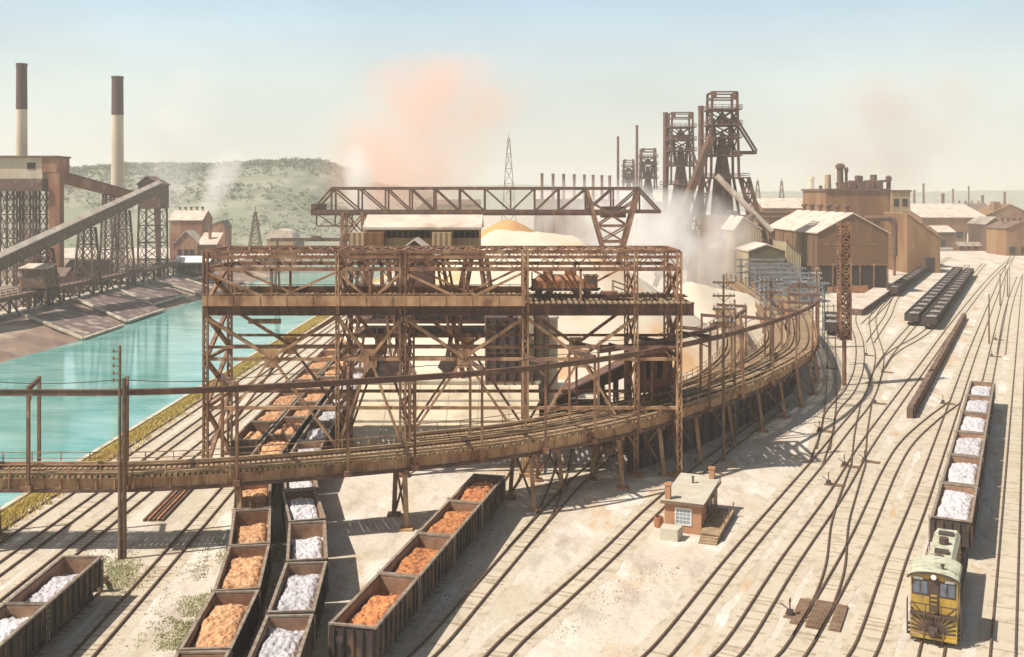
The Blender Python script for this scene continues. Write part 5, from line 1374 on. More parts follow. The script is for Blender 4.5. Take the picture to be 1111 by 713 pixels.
for a_, b_ in ((381, 397), (397.5, 418), (470, 491)): MB(O).box((X(a_), d-2.2, Z(275)), (X(b_), d-.01, Z(252))).build('cabinet_house', M['shed_tan'] if a_ != 397.5 else M['mill_orange'], r)
m = MB(O); m.box((X(385), d-2.5, Z(281)), (X(525), d+9.5, Z(275.5))); m.box((X(385), d-2.8, Z(276)), (X(525), d-2.6, Z(270))) if False else None; m.build('floor_girder', M['steel_dark'], r)
m = MB(O)
for py in (266, 270): m.beam((X(398), d-2.9, Z(py)), (X(522), d-2.9, Z(py)), .1)
q = 398
while q < 523: m.beam((X(q), d-2.9, Z(276)), (X(q), d-2.9, Z(266)), .1); q += 8
m.build('handrail', M['steel'], r)
# small gabled hoist cabin on the front
m = MB(O); xc = X(455); yc = d-7.5; kz = lambda py: H-(py-HY)*yc/F
m.prism([(xc-2.6, yc, kz(325)), (xc+2.6, yc, kz(325)), (xc+2.6, yc, kz(276)), (xc, yc, kz(262)), (xc-2.6, yc, kz(276))], (0, 5, 0)); g = m.build('hoist_cabin', M['steel_dark'], r)
m = MB(O)
for s in (-1, 1): m.prism([(xc+s*3.4, yc-.4, kz(280)), (xc, yc-.4, kz(261)), (xc, yc-.4, kz(261)+.3), (xc+s*3.4, yc-.4, kz(280)+.3)], (0, 5.8, 0))
m.build('roof', M['roof_pale'], g)
# platforms and braced legs
for py in (318, 347, 362):
    m = MB(O); m.box((X(384), d-2, Z(py+2.5)), (X(527), d+8, Z(py-1.5))); q = 384
    while q < 527: m.beam((X(q), d-2.05, Z(py-1.5)), (X(q), d-2.05, Z(py-9)), .12); q += 9
    m.beam((X(384), d-2.05, Z(py-9)), (X(527), d-2.05, Z(py-9)), .12); m.build('platform', M['steel_dark'], r)
for (t0, b0) in ((396, 374), (418, 436), (452, 424), (478, 506), (508, 480), (524, 545)):
    for y in (d-2, d+7.5):
        m = MB(O); a_, b_ = V((X(t0), y, Z(281))), V((X(b0), y, 0))
        m.beam(a_-V((.45, 0, 0)), b_-V((.6, 0, 0)), .38); m.beam(a_+V((.45, 0, 0)), b_+V((.6, 0, 0)), .38)
        m.xlat(a_-V((.45, 0, 0)), b_-V((.6, 0, 0)), a_+V((.45, 0, 0)), b_+V((.6, 0, 0)), 16, .14, rungs=False, single=True)
        m.build('leg', M['steel'], r)
for py in (385, 415):
    MB(O).beam((X(380), d-2.3, Z(py)), (X(535), d-2.3, Z(py)), .35).build('tie_beam', M['steel'], r)
# grabs hanging below
for px, py in ((405, 386), (424, 402), (487, 400)):
    dd = 140; p = P(px, py, dd); g = thing('ore_grab', {405: 'black clamshell ore grab hanging highest, left of its two neighbours', 424: 'black clamshell ore grab hanging in the middle of three below the unloader', 487: 'black clamshell ore grab hanging at the right of the other two'}[px], 'grab', p, group='grabs hanging below the unloader')
    m = MB(); m.prism([(-1.5, -.8, .3), (0, -.8, -.9), (1.5, -.8, .3), (1.2, -.8, 1.), (-1.2, -.8, 1.)], (0, 1.6, 0)); m.build('clamshell', M['hopper_dark'], g)
    m = MB()
    for s in (-.5, .5): m.cyl((s, 0, 1), (s*.4, 0, Z(363)-p.z), .06, n=6)
    m.build('cable', M['wire'], g); MB().box((-1., -.5, 1.003), (1., .5, 1.5)).build('head_block', M['steel_dark'], g)
# concrete bunker pier on the right of the unloader
b = thing('bunker_pier', 'tall battered concrete ore bunker with one sloping flank right of the unloader legs', 'bunker', (X(562)-0, 139, 0)); O = b.location; kx = lambda px: (px-CX)*139/F; kz = lambda py: H-(py-HY)*139/F
m = MB(O); m.prism([(kx(526), 139, 0), (kx(582), 139, 0), (kx(578), 139, kz(330)), (kx(526), 139, kz(330))], (0, 9, 0)); m.build('wall', M['pier'], b)
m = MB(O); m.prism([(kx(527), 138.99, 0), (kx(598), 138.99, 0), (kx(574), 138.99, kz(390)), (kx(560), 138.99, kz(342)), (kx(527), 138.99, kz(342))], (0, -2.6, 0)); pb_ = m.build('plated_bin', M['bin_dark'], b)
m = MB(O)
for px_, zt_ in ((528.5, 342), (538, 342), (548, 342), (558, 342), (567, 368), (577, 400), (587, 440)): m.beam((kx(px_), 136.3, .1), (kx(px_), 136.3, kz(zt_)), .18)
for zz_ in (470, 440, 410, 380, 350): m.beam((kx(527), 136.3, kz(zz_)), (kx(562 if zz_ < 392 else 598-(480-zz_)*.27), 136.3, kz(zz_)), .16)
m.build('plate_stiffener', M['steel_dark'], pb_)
m = MB(O); m.box((kx(523), 138.6, kz(330)+.01), (kx(581), 148.4, kz(325))); m.build('coping', M['concrete'], b)
r = thing('pale_silo', 'tall pale cream silo just right of the dark plated bunker', 'silo', (P(592, 400, 144).x, 144, 0)); zz = P(592, 336, 144).z
MB().lathe([(1.9, 0), (1.9, .5), (1.72, .52), (1.72, zz*.5), (1.78, zz*.5+.02), (1.78, zz*.5+.3), (1.72, zz*.5+.32), (1.72, zz-1.2)], n=24).build('shell', M['pier'], r)
MB().lathe([(1.9, zz-1.2), (1.9, zz-.9), (.5, zz-.1), (.4, zz)], n=24).build('cap', M['roof_pale'], r)
m = MB(); m.beam((-.3, -1.85, 0), (-.3, -1.85, zz-1), .08); m.beam((.3, -1.85, 0), (.3, -1.85, zz-1), .08)
for k in range(36): m.beam((-.3, -1.85, .4+k*.4), (.3, -1.85, .4+k*.4), .05)
m.build('ladder', M['steel_dark'], r)
# ore yard concrete, its face shaped as a slope to catch the sun
x0, x1, ya, yb, zb_ = -20.2, 3.6, 123.4, 136.5, 5.6
r = thing('ore_yard_apron', 'broad sloping pale concrete apron of the ore yard seen through the viaduct legs', 'apron', ((x0+x1)/2, (ya+yb)/2, 0)); O = r.location
n_ = 6
for k in range(n_):
    a_, c_ = x0+(x1-x0)*k/n_, x0+(x1-x0)*(k+1)/n_-.05
    m = MB(O); m.prism([(a_, ya, 0), (a_, ya, .5), (a_, yb, zb_), (a_, yb+1.6, zb_), (a_, yb+1.6, 0)], (c_-a_, 0, 0)); m.build('slab', M['pier'], r)
sl_ = (zb_-.5)/(yb-ya)
for f in (.36, .70):
    y = ya+(yb-ya)*f; z = .5+sl_*(y-ya); MB(O).beam((x0, y, z+.1), (x1, y, z+.1), .3, .3).build('ledge', M['concrete'], r)
MB(O).box((x0-.2, yb-.2, zb_+.01), (x1+.2, yb+1.8, zb_+.4)).build('coping', M['concrete'], r)
m = MB(O)
for z in (.55, 1.05): m.beam((x0, ya-.3, z), (x1, ya-.3, z), .07)
k = 0
while x0+k < x1: m.beam((x0+k, ya-.3, 0), (x0+k, ya-.3, 1.1), .07); k += 1.8
m.build('handrail', M['steel_tan'], r)
# sloping conveyor shed and brick hoist tower right of the pier
r = thing('skip_ramp', 'dark sloping ramp gallery rising to the right behind the trestle rail', 'ramp', P(640, 455, 125)); O = r.location
m = MB(O); a_, b_ = P(604, 436, 125), P(686, 391, 125)
m.prism([a_, b_, b_+V((0, 0, -1.8)), a_+V((0, 0, -.25))], (0, 4.5, 0)); g = m.build('gallery', M['wall_dark'], r)
m = MB(O); m.prism([a_+V((-.2, -.25, .02)), b_+V((.4, -.25, .02)), b_+V((.4, -.25, .25)), a_+V((-.2, -.25, .25))], (0, 5, 0)); m.build('roof', M['steel_dark'], g)
m = MB(O); p, q = P(603, 466, 125), P(651, 440, 125); m.box((p.x, 125.2, 0), (q.x, 129, q.z)); h = m.build('engine_room', M['wall_dark'], r)
m = MB(O); p, q = P(608, 464, 125), P(628, 446, 125); m.box((p.x, 125.08, p.z), (q.x, 125.197, q.z)); m.build('doorway', M['concrete'], h)
for px in (655, 670, 684):
    p = P(px, 440-(px-655)*.9-34, 125); m = MB(O)
    for y in (125.4, 129): m.beam((p.x, y, 0), (p.x, y, p.z-1), .3)
    m.xlat((p.x, 125.4, 0), (p.x, 125.4, p.z-1), (p.x, 129, 0), (p.x, 129, p.z-1), 2, .18); m.build('support_bent', M['steel_dark'], r)
r = thing('hoist_tower', 'narrow brick-red hoist tower with open steel frame behind the trestle bend', 'tower', (P(711, 400, 121).x, 121, 0)); O = r.location
p, q = P(694, 440, 121), P(727, 378, 121)
m = MB(O)
for x in (p.x, q.x):
    for y in (121, 124.5): m.beam((x, y, 0), (x, y, q.z), .34)
for z in (q.z, q.z*.62, q.z*.3):
    m.beam((p.x, 121, z), (q.x, 121, z), .28); m.beam((p.x, 124.5, z), (q.x, 124.5, z), .28); m.beam((p.x, 121, z), (p.x, 124.5, z), .28); m.beam((q.x, 121, z), (q.x, 124.5, z), .28)
m.build('steel_frame', M['steel_dark'], r)
MB(O).box((p.x+.2, 121.2, q.z*.58), (q.x-.2, 124.3, q.z-.2)).build('wall_panel', M['brick_far'], r)
MB(O).box((p.x-.3, 120.7, q.z+.15), (q.x+.3, 124.8, q.z+.4)).build('roof', M['roof_dark'], r)
wins(r, [(P(700, 0, 121).x-O.x, q.z*.72, P(706, 0, 121).x-O.x, q.z*.9), (P(713, 0, 121).x-O.x, q.z*.72, P(719, 0, 121).x-O.x, q.z*.9)], M['opening'], y=.2)
m = MB(O); m.beam((p.x+.5, 121.6, q.z*.56), (q.x-.5, 121.3, 1.2), .7, .3); m.beam((p.x+1.4, 122.6, q.z*.56), (q.x-.2, 122.3, 1.2), .5, .3); m.build('chute', M['orange_car'], r)
# post fence in front of the olive shed
r = thing('post_fence', 'row of bare fence posts on a white kerb in front of the olive sheds', 'fence', G(815, 338)); O = r.location
a_, b_ = G(788, 328), G(848, 352)
m = MB(O); m.beam(a_+V((0, 0, .5)), b_+V((0, 0, .5)), .8, 1.); m.build('kerb', M['white'], r)
for k in range(11):
    p = a_.lerp(b_, k/10); MB(O).beam(p, p+V((0, 0, 8.5)), .26).build('post', M['timber'], r)
for z in (4, 8): MB(O).beam(a_+V((0, 0, z)), b_+V((0, 0, z)), .08).build('fence_wire', M['wire'], r)

# ================================================================== POWER PLANT ON THE FAR BANK
chimney(127.5, 83, 420, 12, 'tall power-plant chimney with dark top nearest the canal', M['stack_dark'], 'power-plant chimneys', band=125)
chimney(23.5, 69, 360, 11, 'tall power-plant chimney with dark top at the picture edge', M['stack_dark'], 'power-plant chimneys', band=119)
ZB = 2.0
def lat_tower(r, x, y, wb, wt, z1, n, mt=None, z0=ZB, nm='support_tower'):
    m = MB(r.location)
    for sx in (-1, 1):
        for sy in (-1, 1): m.beam((x+sx*wb, y+sy*wb, z0), (x+sx*wt, y+sy*wt, z1), .55)
    for i in range(n):
        f0, f1 = i/n, (i+1)/n; w0, w1 = wb+(wt-wb)*f0, wb+(wt-wb)*f1; za, zb_ = z0+(z1-z0)*f0, z0+(z1-z0)*f1
        for s in (-1, 1):
            m.xlat((x-w0, y+s*w0, za), (x-w1, y+s*w1, zb_), (x+w0, y+s*w0, za), (x+w1, y+s*w1, zb_), 1, .26); m.xlat((x+s*w0, y-w0, za), (x+s*w1, y-w1, zb_), (x+s*w0, y+w0, za), (x+s*w1, y+w1, zb_), 1, .16)
            m.beam((x-w1, y+s*w1, zb_), (x+w1, y+s*w1, zb_), .32); m.beam((x+s*w1, y-w1, zb_), (x+s*w1, y+w1, zb_), .32)
    return m.build(nm, mt or M['steel_dark'], r)
A_ = P(8, 274.5, 250); B_ = P(172, 199, 358)
r = thing('coal_conveyor', 'long inclined coal conveyor gallery climbing on lattice towers along the far canal bank', 'conveyor', ((A_.x+B_.x)/2, (A_.y+B_.y)/2, ZB)); O = r.location
Ae = A_+(A_-B_)*.25
dr_ = (B_-Ae); side = V((dr_.y, -dr_.x, 0)).normalized()*1.05
m = MB(O); m.prism([Ae-side, Ae+side, Ae+side+V((0, 0, -3.3)), Ae-side+V((0, 0, -3.3))], dr_); g = m.build('gallery', M['wall_dark'], r)
m = MB(O); m.prism([Ae-side*1.15+V((0, 0, .03)), Ae+V((0, 0, .9)), Ae+side*1.15+V((0, 0, .03)), Ae+side*1.15+V((0, 0, .28)), Ae+V((0, 0, 1.15)), Ae-side*1.15+V((0, 0, .28))], dr_); m.build('roof', M['roof_pale'], g)
for px in (47, 95, 133):
    t = (px-8)/164; # perspective-correct position along the gallery
    best = min((abs(((A_+(B_-A_)*k/400).x*F/(A_+(B_-A_)*k/400).y)+CX-px), k) for k in range(401))[1]
    c = A_+(B_-A_)*best/400
    lat_tower(r, c.x, c.y, 3.1, 1.7, c.z-3.4, 4)
# head tower
c = P(165, 200, 362); r = thing('transfer_tower', 'dark transfer house on a tall lattice tower at the head of the coal conveyor', 'tower', (c.x, c.y, ZB)); O = r.location
zh = P(165, 226, 362).z; zt = P(165, 200, 362).z
m = MB(O); m.box((c.x-3.6, c.y-4, zh), (c.x+4.3, c.y+5, zt)); m.prism([(c.x-3.6, c.y-4, zt), (c.x+4.3, c.y-4, zt), (c.x-.5, c.y-4, zt+2.6)], (0, 9, 0)); hs_ = m.build('transfer_house', M['wall_dark'], r)
m = MB(O)
for xe, s in ((c.x-3.6, -1), (c.x+4.3, 1)): m.prism([(xe+s*.5, c.y-4.5, zt-.3), (c.x-.5, c.y-4.5, zt+2.63), (c.x-.5, c.y-4.5, zt+2.93), (xe+s*.5, c.y-4.5, zt)], (0, 10, 0))
m.build('roof', M['roof_dark'], hs_)
lat_tower(r, c.x+.3, c.y, 4.0, 3.7, zh, 4, nm='lattice_frame')
m = MB(O); m.beam((c.x+2.6, c.y-3, zh), (c.x+3.8, c.y-3.5, ZB), 1.3); m.build('chute', M['steel_dark'], r)
# upper gallery from the breaker house
r = thing('upper_conveyor', 'second conveyor gallery sloping down from the breaker house to the transfer tower', 'conveyor', (P(98, 200, 345).x, 345, ZB)); O = r.location
a_, b_ = P(56, 185, 330), P(139, 208, 372); dr_ = b_-a_; side = V((dr_.y, -dr_.x, 0)).normalized()*1.6
m = MB(O); m.prism([a_-side, a_+side, a_+side+V((0, 0, -3)), a_-side+V((0, 0, -3))], dr_); g = m.build('gallery', M['brick_far'], r)
m = MB(O); m.prism([a_-side*1.2+V((0, 0, .02)), a_+side*1.2+V((0, 0, .02)), a_+side*1.2+V((0, 0, .35)), a_-side*1.2+V((0, 0, .35))], dr_); m.build('roof', M['roof_dark'], g)
lat_tower(r, (a_+dr_*.72).x, (a_+dr_*.72).y, 2.4, 1.4, (a_+dr_*.72).z-3, 6)
# breaker house
d = 322; k_ = d/F; X = lambda px: (px-CX)*k_; Z = lambda py: H-(py-HY)*k_
r = thing('breaker_house', 'tall breaker house with pale upper storey on a dark lattice frame at the picture edge', 'building', (X(38), d, ZB)); O = r.location
m = MB(O); m.box((X(-8), d, Z(194)), (X(46), d+9, Z(171))); u_ = m.build('upper_storey', M['stack_pale'], r)
m = MB(O); m.box((X(46)+.01, d-.4, Z(187)), (X(62), d+9, Z(171))); m.build('hoist_house', M['brick_far'], r)
m = MB(O); m.box((X(-9), d-.9, Z(170.9)), (X(63), d+9.6, Z(169))); m.build('roof', M['roof_dark'], r)
m = MB(O); m.box((X(-9), d-1.6, Z(207)), (X(48), d+9, Z(194.1))); m.build('bunker', M['wall_dark'], r)
m = MB(O); m.box((X(53), d-.3, ZB), (X(65), d+3, Z(187.1))); m.build('lift_shaft', M['brick_far'], r)
wins(r, [(X(30)-O.x, Z(183)-ZB, X(38)-O.x, Z(177)-ZB)], M['opening'])
for px in (6, 24, 42): lat_tower(r, X(px), d+3, 2.2, 2.1, Z(207), 4, nm='lattice_frame')
# hopper shed by the bank
b = thing('coal_hopper_shed', 'small dark coal hopper shed with pale roof standing on posts by the far bank', 'shed', (P(36, 300, 262).x, 262, ZB)); O = b.location
p, q = P(23, 313, 262), P(50, 292, 262)
m = MB(O); m.box((p.x, 262, p.z), (q.x, 267, q.z)); m.build('wall', M['wall_dark'], b); m = MB(O); m.prism([(p.x-.5, 261.4, q.z+.02), (q.x+.5, 261.4, q.z+.02), (q.x+.5, 267.6, q.z+.9), (p.x-.5, 267.6, q.z+.9)], (0, 0, .3)); m.build('roof', M['roof_pale'], b)
for x in (p.x+.3, (p.x+q.x)/2, q.x-.3):
    m = MB(O)
    for y in (262.4, 266.6): m.beam((x, y, ZB), (x, y, p.z), .4)
    m.xlat((x, 262.4, ZB), (x, 262.4, p.z), (x, 266.6, ZB), (x, 266.6, p.z), 2, .25); m.build('post', M['steel_dark'], b)
# quay trestle running along the far bank
r = thing('quay_trestle', 'long low dark railed trestle running along the top of the far canal bank', 'trestle', (-124, 320, ZB)); O = r.location
m = MB(O); m.box((-126.5, 215, 5.2), (-122.6, 440, 6.3)); m.build('girder', M['wall_dark'], r)
m = MB(O)
for x in (-122.8, -126.3):
    for z in (6.9, 7.5): m.beam((x, 215, z), (x, 440, z), .14)
    for k in range(75): m.beam((x, 215+k*3, 6.3), (x, 215+k*3, 7.6), .14)
m.build('handrail', M['steel_dark'], r)
for k in range(22):
    y = 218+k*10; m = MB(O)
    for x in (-122.9, -126.2): m.beam((x, y, -.5), (x, y, 5.2), .5)
    m.xlat((-122.9, y, 2), (-122.9, y, 5.2), (-126.2, y, 2), (-126.2, y, 5.2), 1, .3)
    if k % 3 == 0: m.beam((-118.8, y, -1), (-122.6, y, 5.3), .4)
    m.build('support_bent', M['steel_dark'], r)
# coal and steel clutter behind the trestle
for k, (px, d, w_, h_) in enumerate(((75, 300, 9, 5), (112, 330, 12, 5.5), (58, 285, 7, 6))):
    p = P(px, 300, d)
    r, rf = gable('bank_shed', ['low dark shed under the lattice towers in the middle of the conveyor', 'low dark shed nearest the transfer tower', 'low dark shed next to the breaker house lift shaft'][k], 'shed', (p.x-w_/2-6, d, ZB), w_, 8, h_, h_+2, M['brick_far'], M['roof_dark'], along='x', group='low sheds on the far bank')
    wins(r, [(1, 1.2, 2.4, 3.2), (3.6, 1.2, 5, 3.2)], M['opening'])
# brick houses
d = 455; k_ = d/F; X = lambda px: (px-CX)*k_; Z = lambda py: H-(py-HY)*k_
r, rf = gable('brick_boiler_house', 'large red brick house with five vents along its pale roof', 'building', (X(184), d, ZB), X(219)-X(184), 16, Z(239)-ZB, Z(229)-ZB, M['brick_far'], M['roof_pale'], along='x', oh=.5)
vents(rf, [(2+k*2.6, 8, Z(229)-ZB+.2) for k in range(5)], M['steel_dark'], h=1.7, rad=.65)
wins(r, [(2+k*3.4, 5, 3.6+k*3.4, 9) for k in range(4)], M['opening'])
d = 410; k_ = d/F
r, rf = gable('gabled_brick_house', 'brick house with dark gable and pale roof in front of the vented one', 'building', (X(191)*k_*0+(190-CX)*k_, d, ZB), (214-190)*k_, 9, H-(263-HY)*k_-ZB, H-(251-HY)*k_-ZB, M['brick_far'], M['roof_pale'], oh=.5)
wins(r, [(1.2, 3, 2.6, 7), (3.8, 3, 5.2, 7), (6.2, 3, 7.6, 7)], M['opening'])
m = MB(); m.box((9.003, .5, 0), (16.5, 8.5, H-(266-HY)*k_-ZB)); m.build('wing', M['brick_far'], r); m = MB(); m.prism([(9.003, -.1, H-(266-HY)*k_-ZB+.01), (17, -.1, H-(266-HY)*k_-ZB+.01), (17, 9, H-(254-HY)*k_-ZB), (9.003, 9, H-(254-HY)*k_-ZB)], (0, 0, .3)); m.build('wing_roof', M['roof_pale'], r)
MB().box((12.4, 3.6, 5), (13.4, 4.6, H-(249-HY)*k_-ZB)).build('chimney', M['brick_far'], r)
d = 500; k_ = d/F
r, rf = gable('brick_gate_house', 'narrow brick building to the right of the vented brick house', 'building', ((224-CX)*k_, d, 0), (244-224)*k_, 12, H-(247-HY)*k_, H-(240-HY)*k_, M['brick_far'], M['roof_dark'], oh=.3, rx=(244-224)*k_*.8)
wins(r, [(2, 3, 3.4, 6), (5, 3, 6.4, 6)], M['opening'])
d = 375; k_ = d/F
r, rf = gable('quay_shed', 'low open quay shed with white lean-to roof in front of the brick houses', 'shed', ((190-CX)*k_, d, ZB), (226-190)*k_, 8, 4.2, 6, M['wall_dark'], M['white'], along='x', oh=.6)
wins(r, [(1+k*3.8, .3, 3.6+k*3.8, 3.2) for k in range(3)], M['opening'])
d = 560; k_ = d/F
r = thing('round_roof_shed', 'distant shed with rounded tan roof beyond the end of the canal', 'shed', ((289-CX)*k_, d, 0)); w_ = (318-289)*k_; he = H-(259-HY)*k_; hr = H-(249-HY)*k_
m = MB(); m.box((0, 0, 0), (w_, 16, he)); m.build('wall', M['shed_tan'], r)
m = MB(); m.prism([(w_/2-w_/2*1.04*cos(pi*i/12), -.5, he+.01+(hr-he)*sin(pi*i/12)) for i in range(13)], (0, 17, 0)); m.build('roof', M['roof_pale'], r)
for k, (px0, px1, pe, pr, d, lab) in enumerate(((276, 292, 277, 269, 470, 'small tan shed on the quay beside the lattice derrick'), (325, 372, 268, 262, 600, 'long low distant shed beyond the end of the canal'), (246, 270, 268, 262, 640, 'low far shed below the wooded hill'), (408, 440, 262, 256, 620, 'distant tan shed half hidden by the unloader'))):
    k_ = d/F
    r, rf = gable('canal_shed', lab, 'shed', ((px0-CX)*k_, d, 0), (px1-px0)*k_, 12, max(2.5, H-(pe-HY)*k_), max(4, H-(pr-HY)*k_), M['shed_tan'], M['roof_pale'], along='x', oh=.4, group='small sheds at the canal end')
    wins(r, [(1.5, .6, 3.4, 2.1), (4.6, .6, 6.4, 2.1)], M['opening'])
# gantry at the canal end
d = 330; k_ = d/F; X = lambda px: (px-CX)*k_; Z = lambda py: H-(py-HY)*k_
r = thing('quay_gantry', 'small dark gantry crane standing across the canal-side tracks', 'crane', (X(336), d, 0)); O = r.location
m = MB(O); m.beam((X(294), d, Z(260)), (X(376), d, Z(260)), .9, 1.1); m.box((X(338), d-1, Z(260)), (X(348), d+1, Z(256))); m.build('bridge_beam', M['steel_dark'], r)
for px in (301, 372):
    m = MB(O); m.beam((X(px), d-3, 0), (X(px), d, Z(260)), .6); m.beam((X(px), d+3, 0), (X(px), d, Z(260)), .6); m.beam((X(px), d-2, 6), (X(px), d+2, 6), .4); m.build('leg', M['steel_dark'], r)
m = MB(O); m.box((X(302), d-1.2, Z(277)), (X(322), d+1.2, Z(266))); m.build('machine_cabin', M['brick_far'], r)
# pale posts and mooring dolphins in the water
for k, (px, py) in enumerate(((130, 375),)): pass

# hazy works beyond the mill
for k, (px0, px1, pe, pr, d, wl_, al, lab) in enumerate((
    (985, 1012, 233, 226, 760, 'mill_orange', 'x', 'small far hall just right of the tall factory'),
    (1040, 1075, 228, 221, 860, 'mill_wall', 'x', 'dark far hall above the tiny white house'),
    (1070, 1090, 243, 236, 560, 'mill_wall', 'y', 'brown gabled shed between the long hall and the right edge hall'),
    (1092, 1125, 248, 241, 520, 'mill_orange', 'y', 'brown gabled shed cut by the right picture edge, nearest of the far halls'),
    (1018, 1036, 252, 246, 600, 'mill_wall', 'x', 'low brown shed in front of the long pale-roofed hall'),
    (862, 896, 224, 218, 640, 'mill_orange', 'x', 'pale far hall peeping over the mill shed roof'),
    (905, 980, 214, 210, 900, 'mill_wall', 'x', 'faint wide far hall behind the tall factory'),
    (700, 745, 232, 226, 640, 'mill_orange', 'x', 'far hall in the steam behind the second furnace'),
    (600, 660, 226, 221, 700, 'shed_tan', 'x', 'far tan hall seen through the long crane girder'),
    (440, 520, 222, 217, 800, 'shed_tan', 'x', 'faint far hall left of the tall slim pylon'))):
    k_ = d/F
    r, rf = gable('far_hall', lab, 'hall', ((px0-CX)*k_, d, 0), (px1-px0)*k_, 22, max(3, H-(pe-HY)*k_), max(5, H-(pr-HY)*k_), M[wl_], M['roof_pale'] if k % 2 == 0 else M['roof_dark'], along=al, oh=.6, group='hazy far halls')
    n_ = int((px1-px0)*k_/6)
    wins(r, [(1.5+i*6, 1, 4.5+i*6, 4.5) for i in range(min(n_, 7))], M['opening'])
    if k in (1, 3, 6): vents(rf, [((px1-px0)*k_*(.2+.2*i), 11, max(5, H-(pr-HY)*k_)) for i in range(4)], M['steel_dark'], h=2.4, rad=.9)
for px, t, d, rr, lab in ((992, 206, 900, 1.1, 'slim far stack right beside the tall factory'), (1034, 205, 950, .9, 'slim far stack above the middle of the far halls'), (1066, 212, 900, 1.4, 'short far stack above the dark far hall'), (1090, 208, 900, 1.2, 'far stack near the right picture edge'), (812, 203, 900, 1.2, 'faint far stack just right of the largest furnace')):
    p = P(px, t, d); r = MB((p.x, d, 0)).lathe([(rr*1.25, 0), (rr, p.z*.5), (rr*.9, p.z-2), (rr*1.05, p.z-1.8), (rr*1.05, p.z)], (p.x, d, 0), 10).build('far_stack', M['steel_far']); r.location = (p.x, d, 0)
    tag(r, lab, 'stack', 'thin far stacks on the right')
# ================================================================== STEAM, HAZE, LIGHT, CAMERA
def plume(name, label, c, size, color, dens, seed, lean=(0, 0), scale=.03, thr=(.42, .7), emit=0):
    """one billowing body of vapour in its own box"""
    m = MB(c); x, y, z = size[0]/2, size[1]/2, size[2]/2; c = V(c)
    m.box(c-V((x, y, z)), c+V((x, y, z)))
    mt = bpy.data.materials.new(name); mt.use_nodes = True; nt = mt.node_tree; N = nt.nodes; L = nt.links
    N.remove(N['Principled BSDF']); v = N.new('ShaderNodeVolumePrincipled'); v.inputs['Color'].default_value = (*color, 1); v.inputs['Anisotropy'].default_value = 0
    tc = N.new('ShaderNodeTexCoord'); mp = N.new('ShaderNodeMapping'); L.new(tc.outputs['Object'], mp.inputs[0])
    n = N.new('ShaderNodeTexNoise'); n.inputs['Scale'].default_value = scale; n.inputs['Detail'].default_value = 4; n.inputs['Roughness'].default_value = .55
    mp.inputs['Location'].default_value = (seed, seed*2, 0); L.new(mp.outputs[0], n.inputs['Vector'])
    # soft body that leans with height: distance from the leaning axis
    sep = N.new('ShaderNodeSeparateXYZ'); L.new(tc.outputs['Object'], sep.inputs[0])
    def math(op, a, b=None):
        q = N.new('ShaderNodeMath'); q.operation = op
        for i, s in enumerate((a, b)):
            if s is None: continue
            if isinstance(s, (int, float)): q.inputs[i].default_value = s
            else: L.new(s, q.inputs[i])
        return q.outputs[0]
    hx = math('ADD', sep.outputs[2], z)                       # 0..size z
    t = math('DIVIDE', hx, size[2])
    ax = math('SUBTRACT', math('MULTIPLY', t, lean[0]), lean[0]*.5)
    w = math('ADD', math('MULTIPLY', t, lean[1]*x), x*(1-lean[1]))   # radius grows with height
    dx = math('DIVIDE', math('SUBTRACT', sep.outputs[0], ax), w)
    dy = math('DIVIDE', sep.outputs[1], math('MULTIPLY', w, y/x))
    r2 = math('ADD', math('MULTIPLY', dx, dx), math('MULTIPLY', dy, dy))
    tz = math('SUBTRACT', math('MULTIPLY', t, 2), 1)
    r2 = math('ADD', r2, math('POWER', math('ABSOLUTE', tz), 4.))
    body = math('MAXIMUM', math('SUBTRACT', 1, r2), 0)
    nz = N.new('ShaderNodeMapRange'); nz.inputs[1].default_value = thr[0]; nz.inputs[2].default_value = thr[1]; L.new(n.outputs['Fac'], nz.inputs[0])
    L.new(math('MULTIPLY', math('MULTIPLY', body, nz.outputs[0]), dens), v.inputs['Density'])
    L.new(v.outputs[0], N['Material Output'].inputs['Volume'])
    o = m.build(name, mt); o.location = c
    return tag(o, label, 'smoke', kind='stuff')
WHITE = (.97, .96, .94)
p = P(452, 150, 420); plume('smoke', 'smoke cloud coloured pink for furnace glow above the long crane girder', p, (100, 46, 76), (1., .72, .60), .085, 3., (26, .35), .03, (.36, .66))  # furnace glow is put into the vapour's pink colour, nothing emits
p = P(392, 214, 400); plume('steam', 'white steam column rising past the left end of the crane girder', p, (16, 14, 44), WHITE, .22, 9., (-3, .3), .09, (.34, .6))
p = P(722, 284, 302); plume('steam', 'low white steam drifting round the foot of the largest furnace', p, (66, 34, 46), WHITE, .16, 5., (-8, .2), .09, (.34, .62))
p = P(655, 255, 430); plume('steam', 'white steam behind the right end of the viaduct', p, (120, 30, 50), WHITE, .095, 15., (-6, .2), .08, (.36, .62))
p = P(236, 205, 520); plume('steam', 'slanting white steam plume above the brick houses', p, (26, 14, 44), WHITE, .16, 21., (18, .6), .07, (.34, .58))
p = P(186, 165, 430); plume('steam', 'faint tall steam drift right of the nearer chimney', p, (50, 22, 76), WHITE, .07, 27., (18, .5), .05, (.34, .62))
p = P(960, 150, 560); plume('smoke', 'thin pinkish-grey smoke drifting over the roof of the tall factory', p, (130, 44, 84), (.78, .70, .66), .06, 33., (36, .4), .03, (.36, .68))
